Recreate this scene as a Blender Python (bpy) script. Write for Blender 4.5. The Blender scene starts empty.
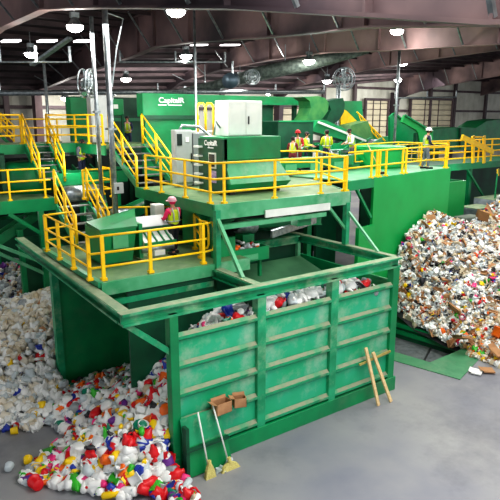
import bpy, math, random
import numpy as np
from mathutils import Vector, Matrix
random.seed(7)
rnd = random.Random(11)
sc = bpy.context.scene
C = sc.collection
PI = math.pi
V = Vector

# ------------------------------------------------------------------ survey camera (turns a photo pixel at a known depth into a place)
FPX = 572.0; PITCH = math.atan(133/572.0); AZ = math.radians(54.7); CH = 7.6
FW = (math.cos(AZ), math.sin(AZ)); RT = (math.sin(AZ), -math.cos(AZ))
def ray(x, y):
    u = (x-250)/FPX; v = (250-y)/FPX
    h = math.cos(PITCH)+v*math.sin(PITCH); z = -math.sin(PITCH)+v*math.cos(PITCH)
    return (FW[0]*h+RT[0]*u, FW[1]*h+RT[1]*u, z)
def atZ(x, y, z): r = ray(x, y); t = (z-CH)/r[2]; return V((r[0]*t, r[1]*t, z))
def atX(x, y, c): r = ray(x, y); t = c/r[0]; return V((c, r[1]*t, CH+r[2]*t))
def atY(x, y, c): r = ray(x, y); t = c/r[1]; return V((r[0]*t, c, CH+r[2]*t))

# ------------------------------------------------------------------ materials
def srgb(r, g, b):
    f = lambda c: (c/255/12.92) if c/255 <= .04045 else ((c/255+.055)/1.055)**2.4
    return (f(r), f(g), f(b), 1)
MATS = {}
def mat(name, col, rough=.5, metal=0, col2=None, scale=3, dirt=None, dirt_amt=.35, bump=0, emit=0, spec=.5, contrast=(.35,.65), bscale=None, stretch=None, trans=0):
    if name in MATS: return MATS[name]
    m = bpy.data.materials.new(name); m.use_nodes = True
    nt = m.node_tree; N = nt.nodes; L = nt.links
    b = N['Principled BSDF']
    b.inputs['Roughness'].default_value = rough; b.inputs['Metallic'].default_value = metal
    b.inputs['Specular IOR Level'].default_value = spec
    tc = N.new('ShaderNodeTexCoord')
    vec = tc.outputs['Object']
    if stretch:
        mp = N.new('ShaderNodeMapping'); mp.inputs['Scale'].default_value = stretch
        L.new(vec, mp.inputs[0]); vec = mp.outputs[0]
    if col2 is None: col2 = tuple(c*.8 for c in col[:3])+(1,)
    n = N.new('ShaderNodeTexNoise'); n.inputs['Scale'].default_value = scale; n.inputs['Detail'].default_value = 5
    L.new(vec, n.inputs['Vector'])
    cr = N.new('ShaderNodeValToRGB'); cr.color_ramp.elements[0].position = contrast[0]; cr.color_ramp.elements[1].position = contrast[1]
    cr.color_ramp.elements[0].color = col; cr.color_ramp.elements[1].color = col2
    L.new(n.outputs['Fac'], cr.inputs[0])
    out = cr.outputs[0]
    if dirt:
        n2 = N.new('ShaderNodeTexNoise'); n2.inputs['Scale'].default_value = scale*.45; n2.inputs['Detail'].default_value = 8
        n2.inputs['Roughness'].default_value = .7
        L.new(vec, n2.inputs['Vector'])
        r2 = N.new('ShaderNodeValToRGB'); r2.color_ramp.elements[0].position = .5; r2.color_ramp.elements[1].position = .72
        r2.color_ramp.elements[0].color = (0,0,0,1); r2.color_ramp.elements[1].color = (dirt_amt,)*3+(1,)
        L.new(n2.outputs['Fac'], r2.inputs[0])
        mx = N.new('ShaderNodeMixRGB'); mx.inputs[2].default_value = dirt
        L.new(r2.outputs[0], mx.inputs[0]); L.new(out, mx.inputs[1]); out = mx.outputs[0]
    L.new(out, b.inputs['Base Color'])
    if bump:
        bn = N.new('ShaderNodeBump'); bn.inputs['Strength'].default_value = bump
        n3 = N.new('ShaderNodeTexNoise'); n3.inputs['Scale'].default_value = bscale or scale*6
        L.new(vec, n3.inputs['Vector']); L.new(n3.outputs['Fac'], bn.inputs['Height']); L.new(bn.outputs[0], b.inputs['Normal'])
    if emit:
        b.inputs['Emission Color'].default_value = col; b.inputs['Emission Strength'].default_value = emit
    MATS[name] = m
    return m
G   = mat('green_paint', srgb(8,142,84), .38, col2=srgb(10,118,72), scale=1.2, dirt=srgb(120,140,110), dirt_amt=.3)
GB  = mat('green_beam', srgb(38,160,112), .35, col2=srgb(20,128,84), scale=2.2, dirt=srgb(190,200,170), dirt_amt=.6)
GF  = mat('green_front_panel', srgb(20,160,108), .4, col2=srgb(52,172,132), scale=.9, dirt=srgb(190,188,170), dirt_amt=.9)
GW  = mat('green_bright_wall', srgb(12,160,78), .45, col2=srgb(8,146,68), scale=.7)
GM  = mat('green_machine', srgb(10,140,82), .4, col2=srgb(8,118,66), scale=1.5, dirt=srgb(90,120,90), dirt_amt=.3)
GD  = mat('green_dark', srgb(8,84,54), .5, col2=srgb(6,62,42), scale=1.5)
GL  = mat('green_pale', srgb(96,176,130), .4, col2=srgb(60,150,100), scale=1.5, dirt=srgb(200,215,200), dirt_amt=.4)
GP  = mat('green_pit_plate', srgb(76,138,98), .6, col2=srgb(56,124,84), scale=2.5, dirt=srgb(130,150,125), dirt_amt=.5)
DECK= mat('deck_plate', srgb(106,136,92), .6, col2=srgb(84,118,78), scale=2.2, dirt=srgb(150,160,130), dirt_amt=.5, bump=.1)
LDUST=mat('ledge_dust', srgb(140,146,120), .8, col2=srgb(60,150,106), scale=2.5, contrast=(.45,.7))
TOPW= mat('dusty_rim', srgb(150,160,130), .7, col2=srgb(120,142,112), scale=3, dirt=srgb(60,140,100), dirt_amt=.7)
YE  = mat('yellow_paint', srgb(255,212,10), .4, col2=srgb(246,192,8), scale=5)
GRY = mat('grey_cabinet', srgb(176,180,178), .4, col2=srgb(158,163,162), scale=2)
WHT = mat('white_cabinet', srgb(226,230,222), .4, col2=srgb(210,216,208), scale=2)
GAL = mat('galvanised', srgb(172,180,182), .32, metal=.7, col2=srgb(130,140,142), scale=8)
DUCT= mat('duct_wrap', srgb(128,140,132), .5, metal=.3, col2=srgb(80,92,86), scale=6, bump=.4)
STE = mat('steel_tread', srgb(150,152,150), .5, metal=.3, col2=srgb(96,98,96), scale=6)
DRK = mat('dark_metal', srgb(34,38,38), .6, col2=srgb(22,24,26), scale=3)
BLK = mat('black_rubber', srgb(20,20,22), .6, col2=srgb(30,30,32), scale=5)
ROOF= mat('roof_sheet', srgb(52,42,46), .7, col2=srgb(34,28,32), scale=.5)
GIRD= mat('girder_primer', srgb(128,104,104), .6, col2=srgb(46,38,44), scale=.22, contrast=(.38,.6), dirt=srgb(36,30,36), dirt_amt=.7)  # noise splits the primer into lamp-lit and unlit tones, painted in
GIRL= mat('girder_primer_lit', srgb(176,146,142), .6, col2=srgb(66,54,60), scale=.16, contrast=(.4,.58), dirt=srgb(48,40,46), dirt_amt=.6)  # lighter copy of the girder primer, lamp light put into its colour
COLM= mat('column_primer', srgb(84,70,72), .6, col2=srgb(60,50,54), scale=.5)
PURL= mat('purlin_primer', srgb(96,80,82), .6, col2=srgb(66,54,58), scale=1)
WALLM=mat('wall_sheet', srgb(206,206,194), .6, col2=srgb(180,180,166), scale=.4, dirt=srgb(120,116,104), dirt_amt=.5)
DOORM=mat('door_slats', srgb(205,196,168), .6, col2=srgb(178,170,146), scale=.6)
FLO = mat('concrete_floor', srgb(150,150,148), .6, col2=srgb(112,114,126), scale=.33, dirt=srgb(84,84,94), dirt_amt=.9, bump=.12, bscale=9, stretch=(1,1,1), contrast=(.3,.7))
PITM= mat('pit_belt', srgb(98,104,106), .8, col2=srgb(70,76,78), scale=4, dirt=srgb(140,145,140), dirt_amt=.5)
CONC= mat('concrete_block', srgb(132,140,146), .8, col2=srgb(96,104,112), scale=2, bump=.3)
CARD= mat('cardboard', srgb(182,138,98), .8, col2=srgb(158,116,80), scale=4)
WOOD= mat('pale_wood', srgb(226,200,150), .6, col2=srgb(206,174,124), scale=12)
STRAW=mat('straw', srgb(216,206,130), .8, col2=srgb(188,176,100), scale=30, bump=.5)
SKIN= mat('skin', srgb(198,142,112), .6)
HAIR= mat('dark_hair', srgb(36,28,26), .7)
VEST= mat('hi_vis_lime', srgb(206,226,30), .6, col2=srgb(186,208,24), scale=8)
SILV= mat('reflective_tape', srgb(196,200,196), .4)
PINK= mat('pink_cloth', srgb(232,40,100), .7)
REDM= mat('red_cloth', srgb(190,36,40), .7)
NAVY= mat('navy_cloth', srgb(34,44,72), .8)
GREYC=mat('grey_cloth', srgb(108,116,124), .8)
MARO= mat('maroon_cloth', srgb(120,40,44), .8)
HATW= mat('white_plastic', srgb(238,238,236), .3)
LAMP= mat('lamp_glow', (1,.97,.94,1), .5, emit=25)
STRIP=mat('skylight_strip', (1,.96,.97,1), .5, emit=2.2)
LOGO= mat('white_lettering', srgb(245,248,245), .5)
PURP= mat('purple_screen', srgb(120,90,160), .4, col2=srgb(200,180,210), scale=14)
GLASS=mat('dark_glass', srgb(50,54,56), .15)

# ------------------------------------------------------------------ mesh builder
class MB:
    def __init__(s): s.v = []; s.f = []; s.m = []; s.cur = 0
    def add(s, vs, fs):
        o = len(s.v); s.v += [tuple(p) for p in vs]; s.f += [tuple(i+o for i in f) for f in fs]; s.m += [s.cur]*len(fs); return s
    def box(s, x0, y0, z0, x1, y1, z1, M=None):
        vs = [V((x, y, z)) for z in (z0, z1) for y in (y0, y1) for x in (x0, x1)]
        if M: vs = [M @ p for p in vs]
        return s.add(vs, [(0,2,3,1),(4,5,7,6),(0,1,5,4),(2,6,7,3),(0,4,6,2),(1,3,7,5)])
    def bar(s, a, b, w, h, up=(0,0,1)):
        a, b = V(a), V(b); d = (b-a).normalized(); up = V(up)
        if abs(d.dot(up)) > .98: up = V((0,1,0))
        sd = d.cross(up).normalized(); u2 = sd.cross(d).normalized()
        vs = [p+sd*i*w/2+u2*j*h/2 for p in (a, b) for i, j in ((-1,-1),(1,-1),(1,1),(-1,1))]
        return s.add(vs, [(0,3,2,1),(4,5,6,7),(0,1,5,4),(1,2,6,5),(2,3,7,6),(3,0,4,7)])
    def ibeam(s, a, b, w, h, t=.03):
        a, b = V(a), V(b); d = (b-a).normalized(); up = V((0,0,1))
        if abs(d.dot(up)) > .98: up = V((0,1,0))
        sd = d.cross(up).normalized(); u2 = sd.cross(d).normalized()
        s.bar(a+u2*(h-t)/2, b+u2*(h-t)/2, w, t, up); s.bar(a-u2*(h-t)/2, b-u2*(h-t)/2, w, t, up); s.bar(a, b, t, h-2*t, up); return s
    def tube(s, pts, r, n=8, caps=True):
        pts = [V(p) for p in pts]; rings = []
        rr = r if isinstance(r, (list, tuple)) else [r]*len(pts)
        ref = None
        for i, p in enumerate(pts):
            if i == 0: d = pts[1]-p
            elif i == len(pts)-1: d = p-pts[i-1]
            else: d = (pts[i+1]-p).normalized()+(p-pts[i-1]).normalized()
            d.normalize()
            if ref is None: ref = V((0,0,1)) if abs(d.z) < .9 else V((1,0,0))
            sd = d.cross(ref).normalized(); u = sd.cross(d).normalized(); ref = u
            rings.append([p+(sd*math.cos(2*PI*k/n)+u*math.sin(2*PI*k/n))*rr[i] for k in range(n)])
        vs = [q for R_ in rings for q in R_]; fs = []
        for i in range(len(pts)-1):
            for k in range(n):
                k2 = (k+1) % n; fs.append((i*n+k, i*n+k2, (i+1)*n+k2, (i+1)*n+k))
        if caps: fs.append(tuple(range(n-1, -1, -1))); fs.append(tuple((len(pts)-1)*n+k for k in range(n)))
        return s.add(vs, fs)
    def prism(s, poly, off):
        poly = [V(p) for p in poly]; off = V(off); n = len(poly)
        vs = poly+[p+off for p in poly]
        return s.add(vs, [tuple(range(n)), tuple(range(2*n-1, n-1, -1))]+[(i, i+n, (i+1) % n+n, (i+1) % n) for i in range(n)])
    def lathe(s, prof, n=16, M=None, cap=True):
        vs = []; fs = []
        for r, z in prof:
            for k in range(n): vs.append(V((r*math.cos(2*PI*k/n), r*math.sin(2*PI*k/n), z)))
        for i in range(len(prof)-1):
            for k in range(n):
                k2 = (k+1) % n; fs.append((i*n+k, i*n+k2, (i+1)*n+k2, (i+1)*n+k))
        if cap: fs.append(tuple(range(n-1, -1, -1))); fs.append(tuple((len(prof)-1)*n+k for k in range(n)))
        if M: vs = [M @ p for p in vs]
        return s.add(vs, fs)
    def mesh(s, name, mats, smooth=False, org=V((0,0,0))):
        me = bpy.data.meshes.new(name)
        me.from_pydata([tuple(V(p)-org) for p in s.v], [], s.f)
        for m in (mats if isinstance(mats, (list, tuple)) else [mats]): me.materials.append(m)
        me.polygons.foreach_set('material_index', s.m)
        if smooth: me.polygons.foreach_set('use_smooth', [True]*len(s.f))
        me.update(); return me
    def build(s, name, mats, parent=None, smooth=False, bevel=0):
        # world coordinates in, origin moved to the piece's own base centre
        xs = [p[0] for p in s.v]; ys = [p[1] for p in s.v]; zs = [p[2] for p in s.v]
        org = V(((min(xs)+max(xs))/2, (min(ys)+max(ys))/2, min(zs)))
        me = s.mesh(name, mats, smooth, org)
        o = bpy.data.objects.new(name, me); C.objects.link(o)
        if parent is not None:
            o.parent = parent; o.location = org-worldloc(parent)
        else: o.location = org
        if bevel:
            b = o.modifiers.new('bevel', 'BEVEL'); b.width = bevel; b.segments = 2; b.limit_method = 'ANGLE'
        return o
def worldloc(o):
    p = V(o.location)
    while o.parent: o = o.parent; p += V(o.location)
    return p
def tag(o, label=None, cat=None, group=None, kind=None):
    if label: o['label'] = label
    if cat: o['category'] = cat
    if group: o['group'] = group
    if kind: o['kind'] = kind
    return o
def thing(name, label, cat, loc=(0,0,0), group=None):
    o = bpy.data.objects.new(name, None); C.objects.link(o); o.location = loc; o.empty_display_size = .2
    return tag(o, label, cat, group)
def B(*a, **k): return MB().box(*a, **k)
def struct(name, mb, m): return tag(mb.build(name, m), kind='structure')

def text(body, loc, size, rot, parent, name='lettering', m=None, sx=1.0):
    cu = bpy.data.curves.new(name, 'FONT'); cu.body = body; cu.size = size; cu.extrude = .004; cu.align_x = 'CENTER'; cu.offset = size*.02
    o = bpy.data.objects.new(name, cu); C.objects.link(o)
    dg = bpy.context.evaluated_depsgraph_get(); me = bpy.data.meshes.new_from_object(o.evaluated_get(dg))
    bpy.data.objects.remove(o); me.materials.clear(); me.materials.append(m or LOGO)
    o = bpy.data.objects.new(name, me); C.objects.link(o); o.rotation_euler = rot; o.scale = (sx,1,1)
    o.parent = parent; o.location = V(loc)-worldloc(parent)
    return o
# ------------------------------------------------------------------ THE SETTING
# pit opening in the floor
pitN1 = atZ(388,350.5,0); pitN2 = atZ(430,363,0); pitF2 = atZ(468,347,0); pitF1 = atZ(392,324.5,0)
hole = [pitN1, pitN2, pitF2, pitF1]
out = [V((-30,-25,0)), V((110,-25,0)), V((110,70,0)), V((-30,70,0))]
# order the hole corners to face the outer corners
fm = MB()
hc = [pitN1, pitN2, pitF2, pitF1]
for i in range(4):
    j = (i+1) % 4
    fm.add([out[i], out[j], hc[j], hc[i]], [(0,1,2,3)])
struct('floor', fm, FLO)
# back wall with corrugation
BW = 43.9
wm = MB()
xs0 = -20; step = .5; k = 0
vs = []; fs = []
n = int(130/step)
for i in range(n+1):
    yy = BW+(.0 if i % 2 else .07)+.3
    vs += [(xs0+i*step, yy, 0), (xs0+i*step, yy, 14.5)]
for i in range(n): fs.append((2*i, 2*i+2, 2*i+3, 2*i+1))
wm.add(vs, fs); struct('wall_back', wm, WALLM)
t = MB()
for z in (2.5, 5.2, 8.3, 10.6): t.box(-20, BW+.05, z-.12, 110, BW+.3, z+.12)
struct('trim_1', t, PURL)
t = MB()
for x in [-14,-8,-2,4,10,16,22,28,34,40,44.3,56.6,61.2,67.6,74,80.5,87,94,101]: t.box(x-.18, BW-.25, 0, x+.18, BW+.06, 12)
struct('trim_2', t, COLM)
# slatted overhead doors in the back wall
def od(nm, x0, x1, z1, z0=0):
    r = tag(bpy.data.objects.new(nm, None), kind='structure'); C.objects.link(r); r.location = ((x0+x1)/2, BW-.1, z0)
    p = MB(); zz = z0
    while zz < z1-.05:
        p.box(x0, BW-.12, zz+.04, x1, BW-.02, min(zz+.56, z1)); zz += .6
    p.build('slat_panel', DOORM, r)
    f = MB(); f.box(x0-.2, BW-.3, z0, x0, BW, z1+.25); f.box(x1, BW-.3, z0, x1+.2, BW, z1+.25); f.box(x0, BW-.3, z1, x1, BW, z1+.25)
    for q in (1,2): f.box(x0+(x1-x0)*q/3-.04, BW-.2, z0, x0+(x1-x0)*q/3+.04, BW-.1, z1)
    f.build('frame', COLM, r)
od('door_1', 33.3, 37.6, 8.5); od('door_2', 46, 49.3, 9.3); od('door_3', 53.2, 60.6, 9.5)

# roof frames run away from the viewer (constant x), low edge measured, top edge above it
frames = [
 (5.5, [(-4,7.9),(3.5,8.5),(5.2,8.8),(8.3,9.33),(14,10.15),(18.3,10.7),(24,10.8),(30,10.4),(44,8.9)], 1.2),
 (12,  [(-4,8.9),(7.6,9.54),(11.5,9.95),(15.8,10.15),(21,10.5),(24.1,10.62),(25.8,10.46),(29.5,10.25),(36,9.9),(44,9.3)], 1.15),
 (22,  [(-4,9.4),(13.9,10.43),(20.2,10.72),(24,10.97),(28.9,10.96),(34.4,10.75),(40,10.2),(44,9.0)], 1.4),
 (34,  [(0,10.6),(21.4,11.62),(25.8,11.5),(30.1,11.3),(35.4,10.9),(41,10.2),(44,8.9)], 1.5),
 (50,  [(4,11.4),(28,11.6),(33,11.1),(38.5,10.5),(41.5,9.9),(43.3,9.3)], 1.6),
 (66,  [(4,11.8),(28,12.0),(33,11.8),(40,11.0),(43.5,10.2)], 1.5),
 (84,  [(4,11.8),(28,12.2),(33,12.0),(40,11.2),(43.5,10.6)], 1.5)]
def interp(pts, y):
    if y <= pts[0][0]: return pts[0][1]
    for (a, za), (b, zb) in zip(pts, pts[1:]):
        if y <= b: return za+(zb-za)*(y-a)/(b-a)
    return pts[-1][1]
RISE = [(-4,10.6),(8,11.3),(22,12.1),(27,12.1),(36,11.5),(44,10.9)]
def rooftop(i, y):
    x, pts, d = frames[i]
    z = interp(pts, y)*.35+interp(RISE, y)*.65+d*.35+(.0 if i < 2 else .1*i)+.25
    return z-(max(0, y-30)/14)**1.3*(1.55 if i < 4 else 0)
for i, (x, pts, d) in enumerate(frames):
    g = MB()
    for (a, za), (b, zb) in zip(pts, pts[1:]):
        ta, tb = rooftop(i, a)-.05, rooftop(i, b)-.05
        g.prism([(x-.02,a,za),(x-.02,b,zb),(x-.02,b,tb),(x-.02,a,ta)], (.04,0,0))
        g.bar((x,a,za), (x,b,zb), .34, .05)
        g.bar((x,a,ta-.05), (x,b,tb-.05), .34, .05)
        # web stiffener
        g.box(x-.15, b-.02, zb, x+.15, b+.02, tb)
    # far eave column
    zt = pts[-1][1]
    if x < 60: g.prism([(x-.25,BW-.1,0),(x-.25,BW-.4,0),(x-.25,BW-1.0,zt+.3),(x-.25,BW-.1,zt+.9)], (.5,0,0))
    struct('trim_%d' % (i+3), g, GIRD if i in (1,) else GIRL)
# fly braces between frames and purlins, and the purlins
pm = MB(); yl = [-4+1.5*k for k in range(33)]
for i in range(len(frames)-1):
    x0, x1 = frames[i][0], frames[i+1][0]
    for y in yl:
        if y > 43.8: continue
        z0, z1 = rooftop(i, y)-.16, rooftop(i+1, y)-.16
        pm.ibeam((x0, y, z0), (x1, y, z1), .1, .22, .02)
for y in yl:
    if y <= 43.8: pm.ibeam((-12, y, rooftop(0,y)-1.6), (5.5, y, rooftop(0,y)-.16), .1, .22, .02)
struct('trim_10', pm, PURL)
fb = MB()
for i, (x, pts, d) in enumerate(frames[:6]):
    for y in yl[1::2]:
        if y > 42: continue
        zl = interp(pts, y); zt = rooftop(i, y)-.2
        fb.bar((x+.1, y, zl+.05), (x+1.1, y, zt), .06, .06)
        fb.bar((x-.1, y, zl+.05), (x-1.1, y, zt), .06, .06)
struct('trim_11', fb, GAL)
rm = MB()
YY = [-4,3,8,13,18,22,25,29,34,39,44.4]
cols = [(-12, lambda y: rooftop(0,y)-1.4)]+[(frames[i][0], (lambda y, i=i: rooftop(i,y))) for i in range(len(frames))]+[(110, lambda y: rooftop(6,y)+.5)]
for (xa, fa), (xb, fbn) in zip(cols, cols[1:]):
    for ya, yb in zip(YY, YY[1:]):
        rm.add([(xa,ya,fa(ya)),(xb,ya,fbn(ya)),(xb,yb,fbn(yb)),(xa,yb,fa(yb))], [(0,1,2,3)])
struct('ceiling', rm, ROOF)

# ------------------------------------------------------------------ railings
def rail(name, label, pts, h=1.0, posts=None, base=True, rails=(1.0,.62,.3), r=.028, group=None, returns=(), pw=2.2):
    """guard railing along a line of points; posts at every given point or spacing"""
    pts = [V(p) for p in pts]
    t = thing(name, label, 'railing', pts[0], group)
    for f in rails:
        MB().tube([p+V((0,0,h*f)) for p in pts], r).build('handrail' if f == 1 else 'mid_rail', YE, t, smooth=True)
    pp = []
    for a, b in zip(pts, pts[1:]):
        L_ = (b-a).length; k = max(1, round(L_/1.45))
        pp += [a.lerp(b, i/k) for i in range(k)]
    pp.append(pts[-1])
    if posts is not None: pp = [V(p) for p in posts]
    for p in pp:
        MB().bar(p, p+V((0,0,h)), r*pw, r*1.8, up=(0,1,0)).build('post', YE, t)
        if base: MB().box(p.x-.065, p.y-.065, p.z, p.x+.065, p.y+.065, p.z+.06).build('post_foot', YE, t)
    for (p, dv, l) in returns:
        p = V(p); dv = V(dv)
        MB().tube([p+V((0,0,h)), p+dv*l*.8+V((0,0,h)), p+dv*l+V((0,0,h*.85)), p+dv*l+V((0,0,h*.42)), p+dv*l*.8+V((0,0,h*.3)), p+V((0,0,h*.3))], r).build('return_loop', YE, t, smooth=True)
    return t

# ------------------------------------------------------------------ FRONT BUNKER
bk = thing('storage_bunker', 'large green steel bunker with ribbed front wall and open top frame', 'bunker', (8.2,10.2,0))
FY = 10.02
PX = [5.12, 7.36, 9.64, 11.9]
ZR = 3.88
for i, x in enumerate(PX):
    w = .2 if i else .16
    MB().box(x-w/2-.02, FY-.1, 0, x+w/2+.02, FY+.12, ZR-.2).build('post', GB if 0 < i < 3 else G, bk, bevel=.01)
for i in range(3):
    x0, x1 = PX[i]+.09, PX[i+1]-.09
    MB().box(x0, FY, .05, x1, FY+.05, 3.13).build('wall_panel', GF, bk)
    for z in (3.13, 2.48, 1.83, 1.18, .5):
        MB().prism([(x0,FY-.02,z-.09),(x0,FY-.095,z-.03),(x0,FY-.095,z+.03),(x0,FY-.02,z+.03)], (x1-x0,0,0)).build('rib', GB, bk)
        MB().prism([(x0,FY-.01,z+.032),(x0,FY-.09,z+.032),(x0,FY-.07,z+.045),(x0,FY-.01,z+.1)], (x1-x0,0,0)).build('ledge_dust', LDUST, bk)
MB().box(5.0, FY-.12, 0, 12.1, FY+.02, .4).build('kick_plate', G, bk, bevel=.01)
# rim frame
MB().ibeam((4.02,FY+.02,ZR-.12), (12.05,FY+.02,ZR-.12), .26, .26, .05).build('rim_beam', GB, bk)
MB().box(4.0, FY-.09, ZR, 12.05, FY+.13, ZR+.012).build('rim_dust', TOPW, bk)
MB().ibeam((4.13,FY+.15,ZR-.12), (4.28,18.7,ZR-.12), .26, .24, .05).build('rim_beam', GB, bk)
MB().prism([(4.02,FY+.15,ZR),(4.26,FY+.15,ZR),(4.41,18.7,ZR),(4.17,18.7,ZR)], (0,0,.012)).build('rim_dust', TOPW, bk)
MB().ibeam((7.4,FY+.15,ZR-.12), (7.35,11.85,ZR-.12), .24, .22, .04).build('rim_beam', GB, bk)
MB().box(7.29, FY+.15, ZR-.01, 7.5, 11.8, ZR+.012).build('rim_dust', TOPW, bk)
MB().ibeam((12.05,FY+.15,ZR-.12), (11.82,16.4,ZR-.12), .22, .22, .04).build('rim_beam', GB, bk)
MB().prism([(11.95,FY+.15,ZR),(12.15,FY+.15,ZR),(11.92,16.4,ZR),(11.72,16.4,ZR)], (0,0,.012)).build('rim_dust', TOPW, bk)
MB().ibeam((7.6,13.9,ZR-.12), (11.75,13.9,ZR-.12), .2, .24, .04).build('cross_beam', GB, bk)
MB().box(11.66, 13.8, .05, 11.78, 13.92, ZR-.24).build('post', GL, bk)
# braces
MB().bar((4.12,FY,ZR-.24), (5.05,FY,2.85), .1, .12).build('brace', GB, bk)
MB().bar((7.4,11.85,5.15), (7.4,10.75,ZR), .09, .09).build('brace', GL, bk)
MB().bar((12.0,12.05,4.98), (12.05,10.75,ZR), .07, .07).build('brace', GL, bk)
# side and rear walls
MB().box(11.98, FY+.12, 0, 12.06, 15.3, 3.2).build('side_panel', G, bk)
MB().box(4.42, 15.38, 0, 12.0, 15.46, 3.35).build('rear_panel', G, bk)
MB().box(4.24, 15.3, 0, 4.42, 15.52, ZR-.24).build('post', GB, bk)
MB().box(4.5, 15.36, 3.35, 12.0, 15.44, ZR-.1).build('rear_panel', GD, bk)  # dark sheet standing in for the dark gap between wall and rim
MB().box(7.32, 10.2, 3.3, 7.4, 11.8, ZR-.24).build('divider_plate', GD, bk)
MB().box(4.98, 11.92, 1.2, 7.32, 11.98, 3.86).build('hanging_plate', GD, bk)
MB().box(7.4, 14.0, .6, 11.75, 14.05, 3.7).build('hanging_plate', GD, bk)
# sloped apron under the upper deck
MB().prism([(7.6,13.75,3.2),(11.7,13.75,3.2),(11.7,11.9,2.75),(7.6,11.9,2.75)], (0,0,.04)).build('chute_plate', mat('chute_plate', srgb(76,128,90), .6, col2=srgb(60,108,76), scale=1.5), bk)

# partitions of the next bunkers
for (y, lab) in ((19.35, 'green steel partition between the pale heap and the dull mixed heap'), (23.2, 'green steel partition beyond the dull mixed heap at the left edge')):
    p = thing('bunker_partition', lab, 'partition', (6,y,0))
    MB().box(4.55, y, 0, 8.5, y+.08, 3.75).build('wall_panel', GD, p)
    MB().box(4.4, y-.06, 0, 4.56, y+.14, 4.0).build('post', G, p)
p = thing('bunker_partition', 'dark green ribbed panel under the left landing', 'partition', (4,27,0))
MB().box(3.4, 27, 0, 9, 27.1, 4.6).build('wall_panel', GD, p)
for z in (1,2,3,4): MB().box(3.4, 26.92, z, 9, 27, z+.06).build('rib', G, p)

# ------------------------------------------------------------------ LOWER PLATFORM
lp = thing('sorting_platform', 'lower green sorting platform over the front bunker', 'platform', (6,14,3.88))
MB().box(4.42, 11.95, 3.9, 8.4, 16.2, 3.99).build('deck', DECK, lp)
MB().box(4.36, 11.86, 3.7, 8.4, 11.95, 4.0).build('edge_beam', GL, lp)
MB().box(4.36, 11.9, 3.42, 7.3, 11.98, 3.56).build('edge_beam', GB, lp)
MB().box(4.3, 11.9, 3.9, 4.42, 16.2, 4.02).build('edge_beam', GB, lp)
D = 4.0
rail('guard_railing', 'yellow guard railing on the left corner and front of the lower platform',
     [(4.3,15.7,D),(4.24,12.1,D),(5.65,12.05,D),(7.2,12.05,D)], h=1.02,
     posts=[(4.3,15.7,D),(4.28,14.55,D),(4.26,13.4,D),(4.24,12.25,D),(4.5,12.07,D),(5.65,12.05,D),(7.1,12.05,D)],
     returns=[((7.2,12.05,D),(1,.35,0),.28)], pw=3)
rail('guard_railing', 'short yellow railing behind the green hopper at the stair foot', [(4.3,15.75,D),(5.15,15.9,D)], h=1.0)
rail('guard_railing', 'yellow railing behind the sorting machine on the lower platform', [(6.1,16.1,D),(8.3,14.9,D)], h=1.0, returns=[((8.3,14.9,D),(.5,-.8,0),.35)])
rail('guard_railing', 'small looped yellow railing beside the worker in the pink hard hat', [(7.35,12.6,D),(7.75,13.6,D)], h=1.0, returns=[((7.35,12.6,D),(.2,-1,0),.3)])

# green hopper box on the lower platform
hp = thing('feed_hopper', 'green feed hopper box standing on the lower platform', 'hopper', (5.7,13.9,D))
MB().prism([(4.95,13.3,D+.02),(5.75,13.3,D+.02),(5.85,13.2,D+.9),(4.9,13.2,D+.9)], (0,1.1,0)).build('body', GM, hp, bevel=.02)
MB().box(5.2, 13.17, D+.42, 5.6, 13.21, D+.8).build('pale_panel', GL, hp)
MB().prism([(4.88,13.18,D+.9),(5.87,13.18,D+.9),(6.05,13.7,D+1.05),(6.3,14.3,D+1.15),(4.95,14.35,D+.92)], (0,0,.04)).build('lid', GM, hp)
sm = thing('sorting_machine', 'white and grey slatted sorting unit between the hopper and the worker', 'machine', (6.6,13.5,D))
MB().box(5.95, 13.3, D+.05, 6.05, 14.1, D+.95).build('side_plate', GM, sm)
MB().box(6.9, 13.5, D+.05, 6.96, 13.9, D+.6).build('side_plate', GM, sm)
MB().prism([(6.05,13.2,D+.45),(6.9,13.2,D+.45),(6.9,13.6,D+.75),(6.05,13.6,D+.75)], (0,.03,.03)).build('bed', WHT, sm)
MB().prism([(6.05,13.4,D+.82),(6.85,13.4,D+.82),(6.85,13.75,D+1.02),(6.05,13.75,D+1.02)], (0,.03,.03)).build('upper_bed', GRY, sm)
MB().box(6.05, 13.36, D+.76, 6.9, 13.41, D+.83).build('frame_bar', GD, sm)
MB().box(6.05, 13.16, D+.38, 6.95, 13.21, D+.46).build('frame_bar', GM, sm)
MB().tube([(6.0,13.3,D+.28),(6.9,13.3,D+.28)], .1, 12).build('roller', GAL, sm, smooth=True)
MB().box(6.3, 13.15, D+.1, 6.6, 13.4, D+.24).build('motor', HATW, sm)
for k in range(4): MB().bar((6.2+k*.2,13.185,D+.47), (6.14+k*.2,13.55,D+.76), .035, .03).build('strut', GM, sm)
MB().box(6.85, 14.2, D+.6, 7.15, 14.5, D+1.25).build('control_box', WHT, sm, bevel=.02)
cw = thing('chute_box', 'pale green dusty chute beside the railing loop', 'chute', (7.6,13,D))
MB().box(7.6, 12.4, D-.1, 8.3, 12.5, D+.5).build('panel', GM, cw)
MB().box(7.9, 13.8, D, 8.5, 14.6, D+1.1).build('box', GM, cw, bevel=.02)

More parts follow.
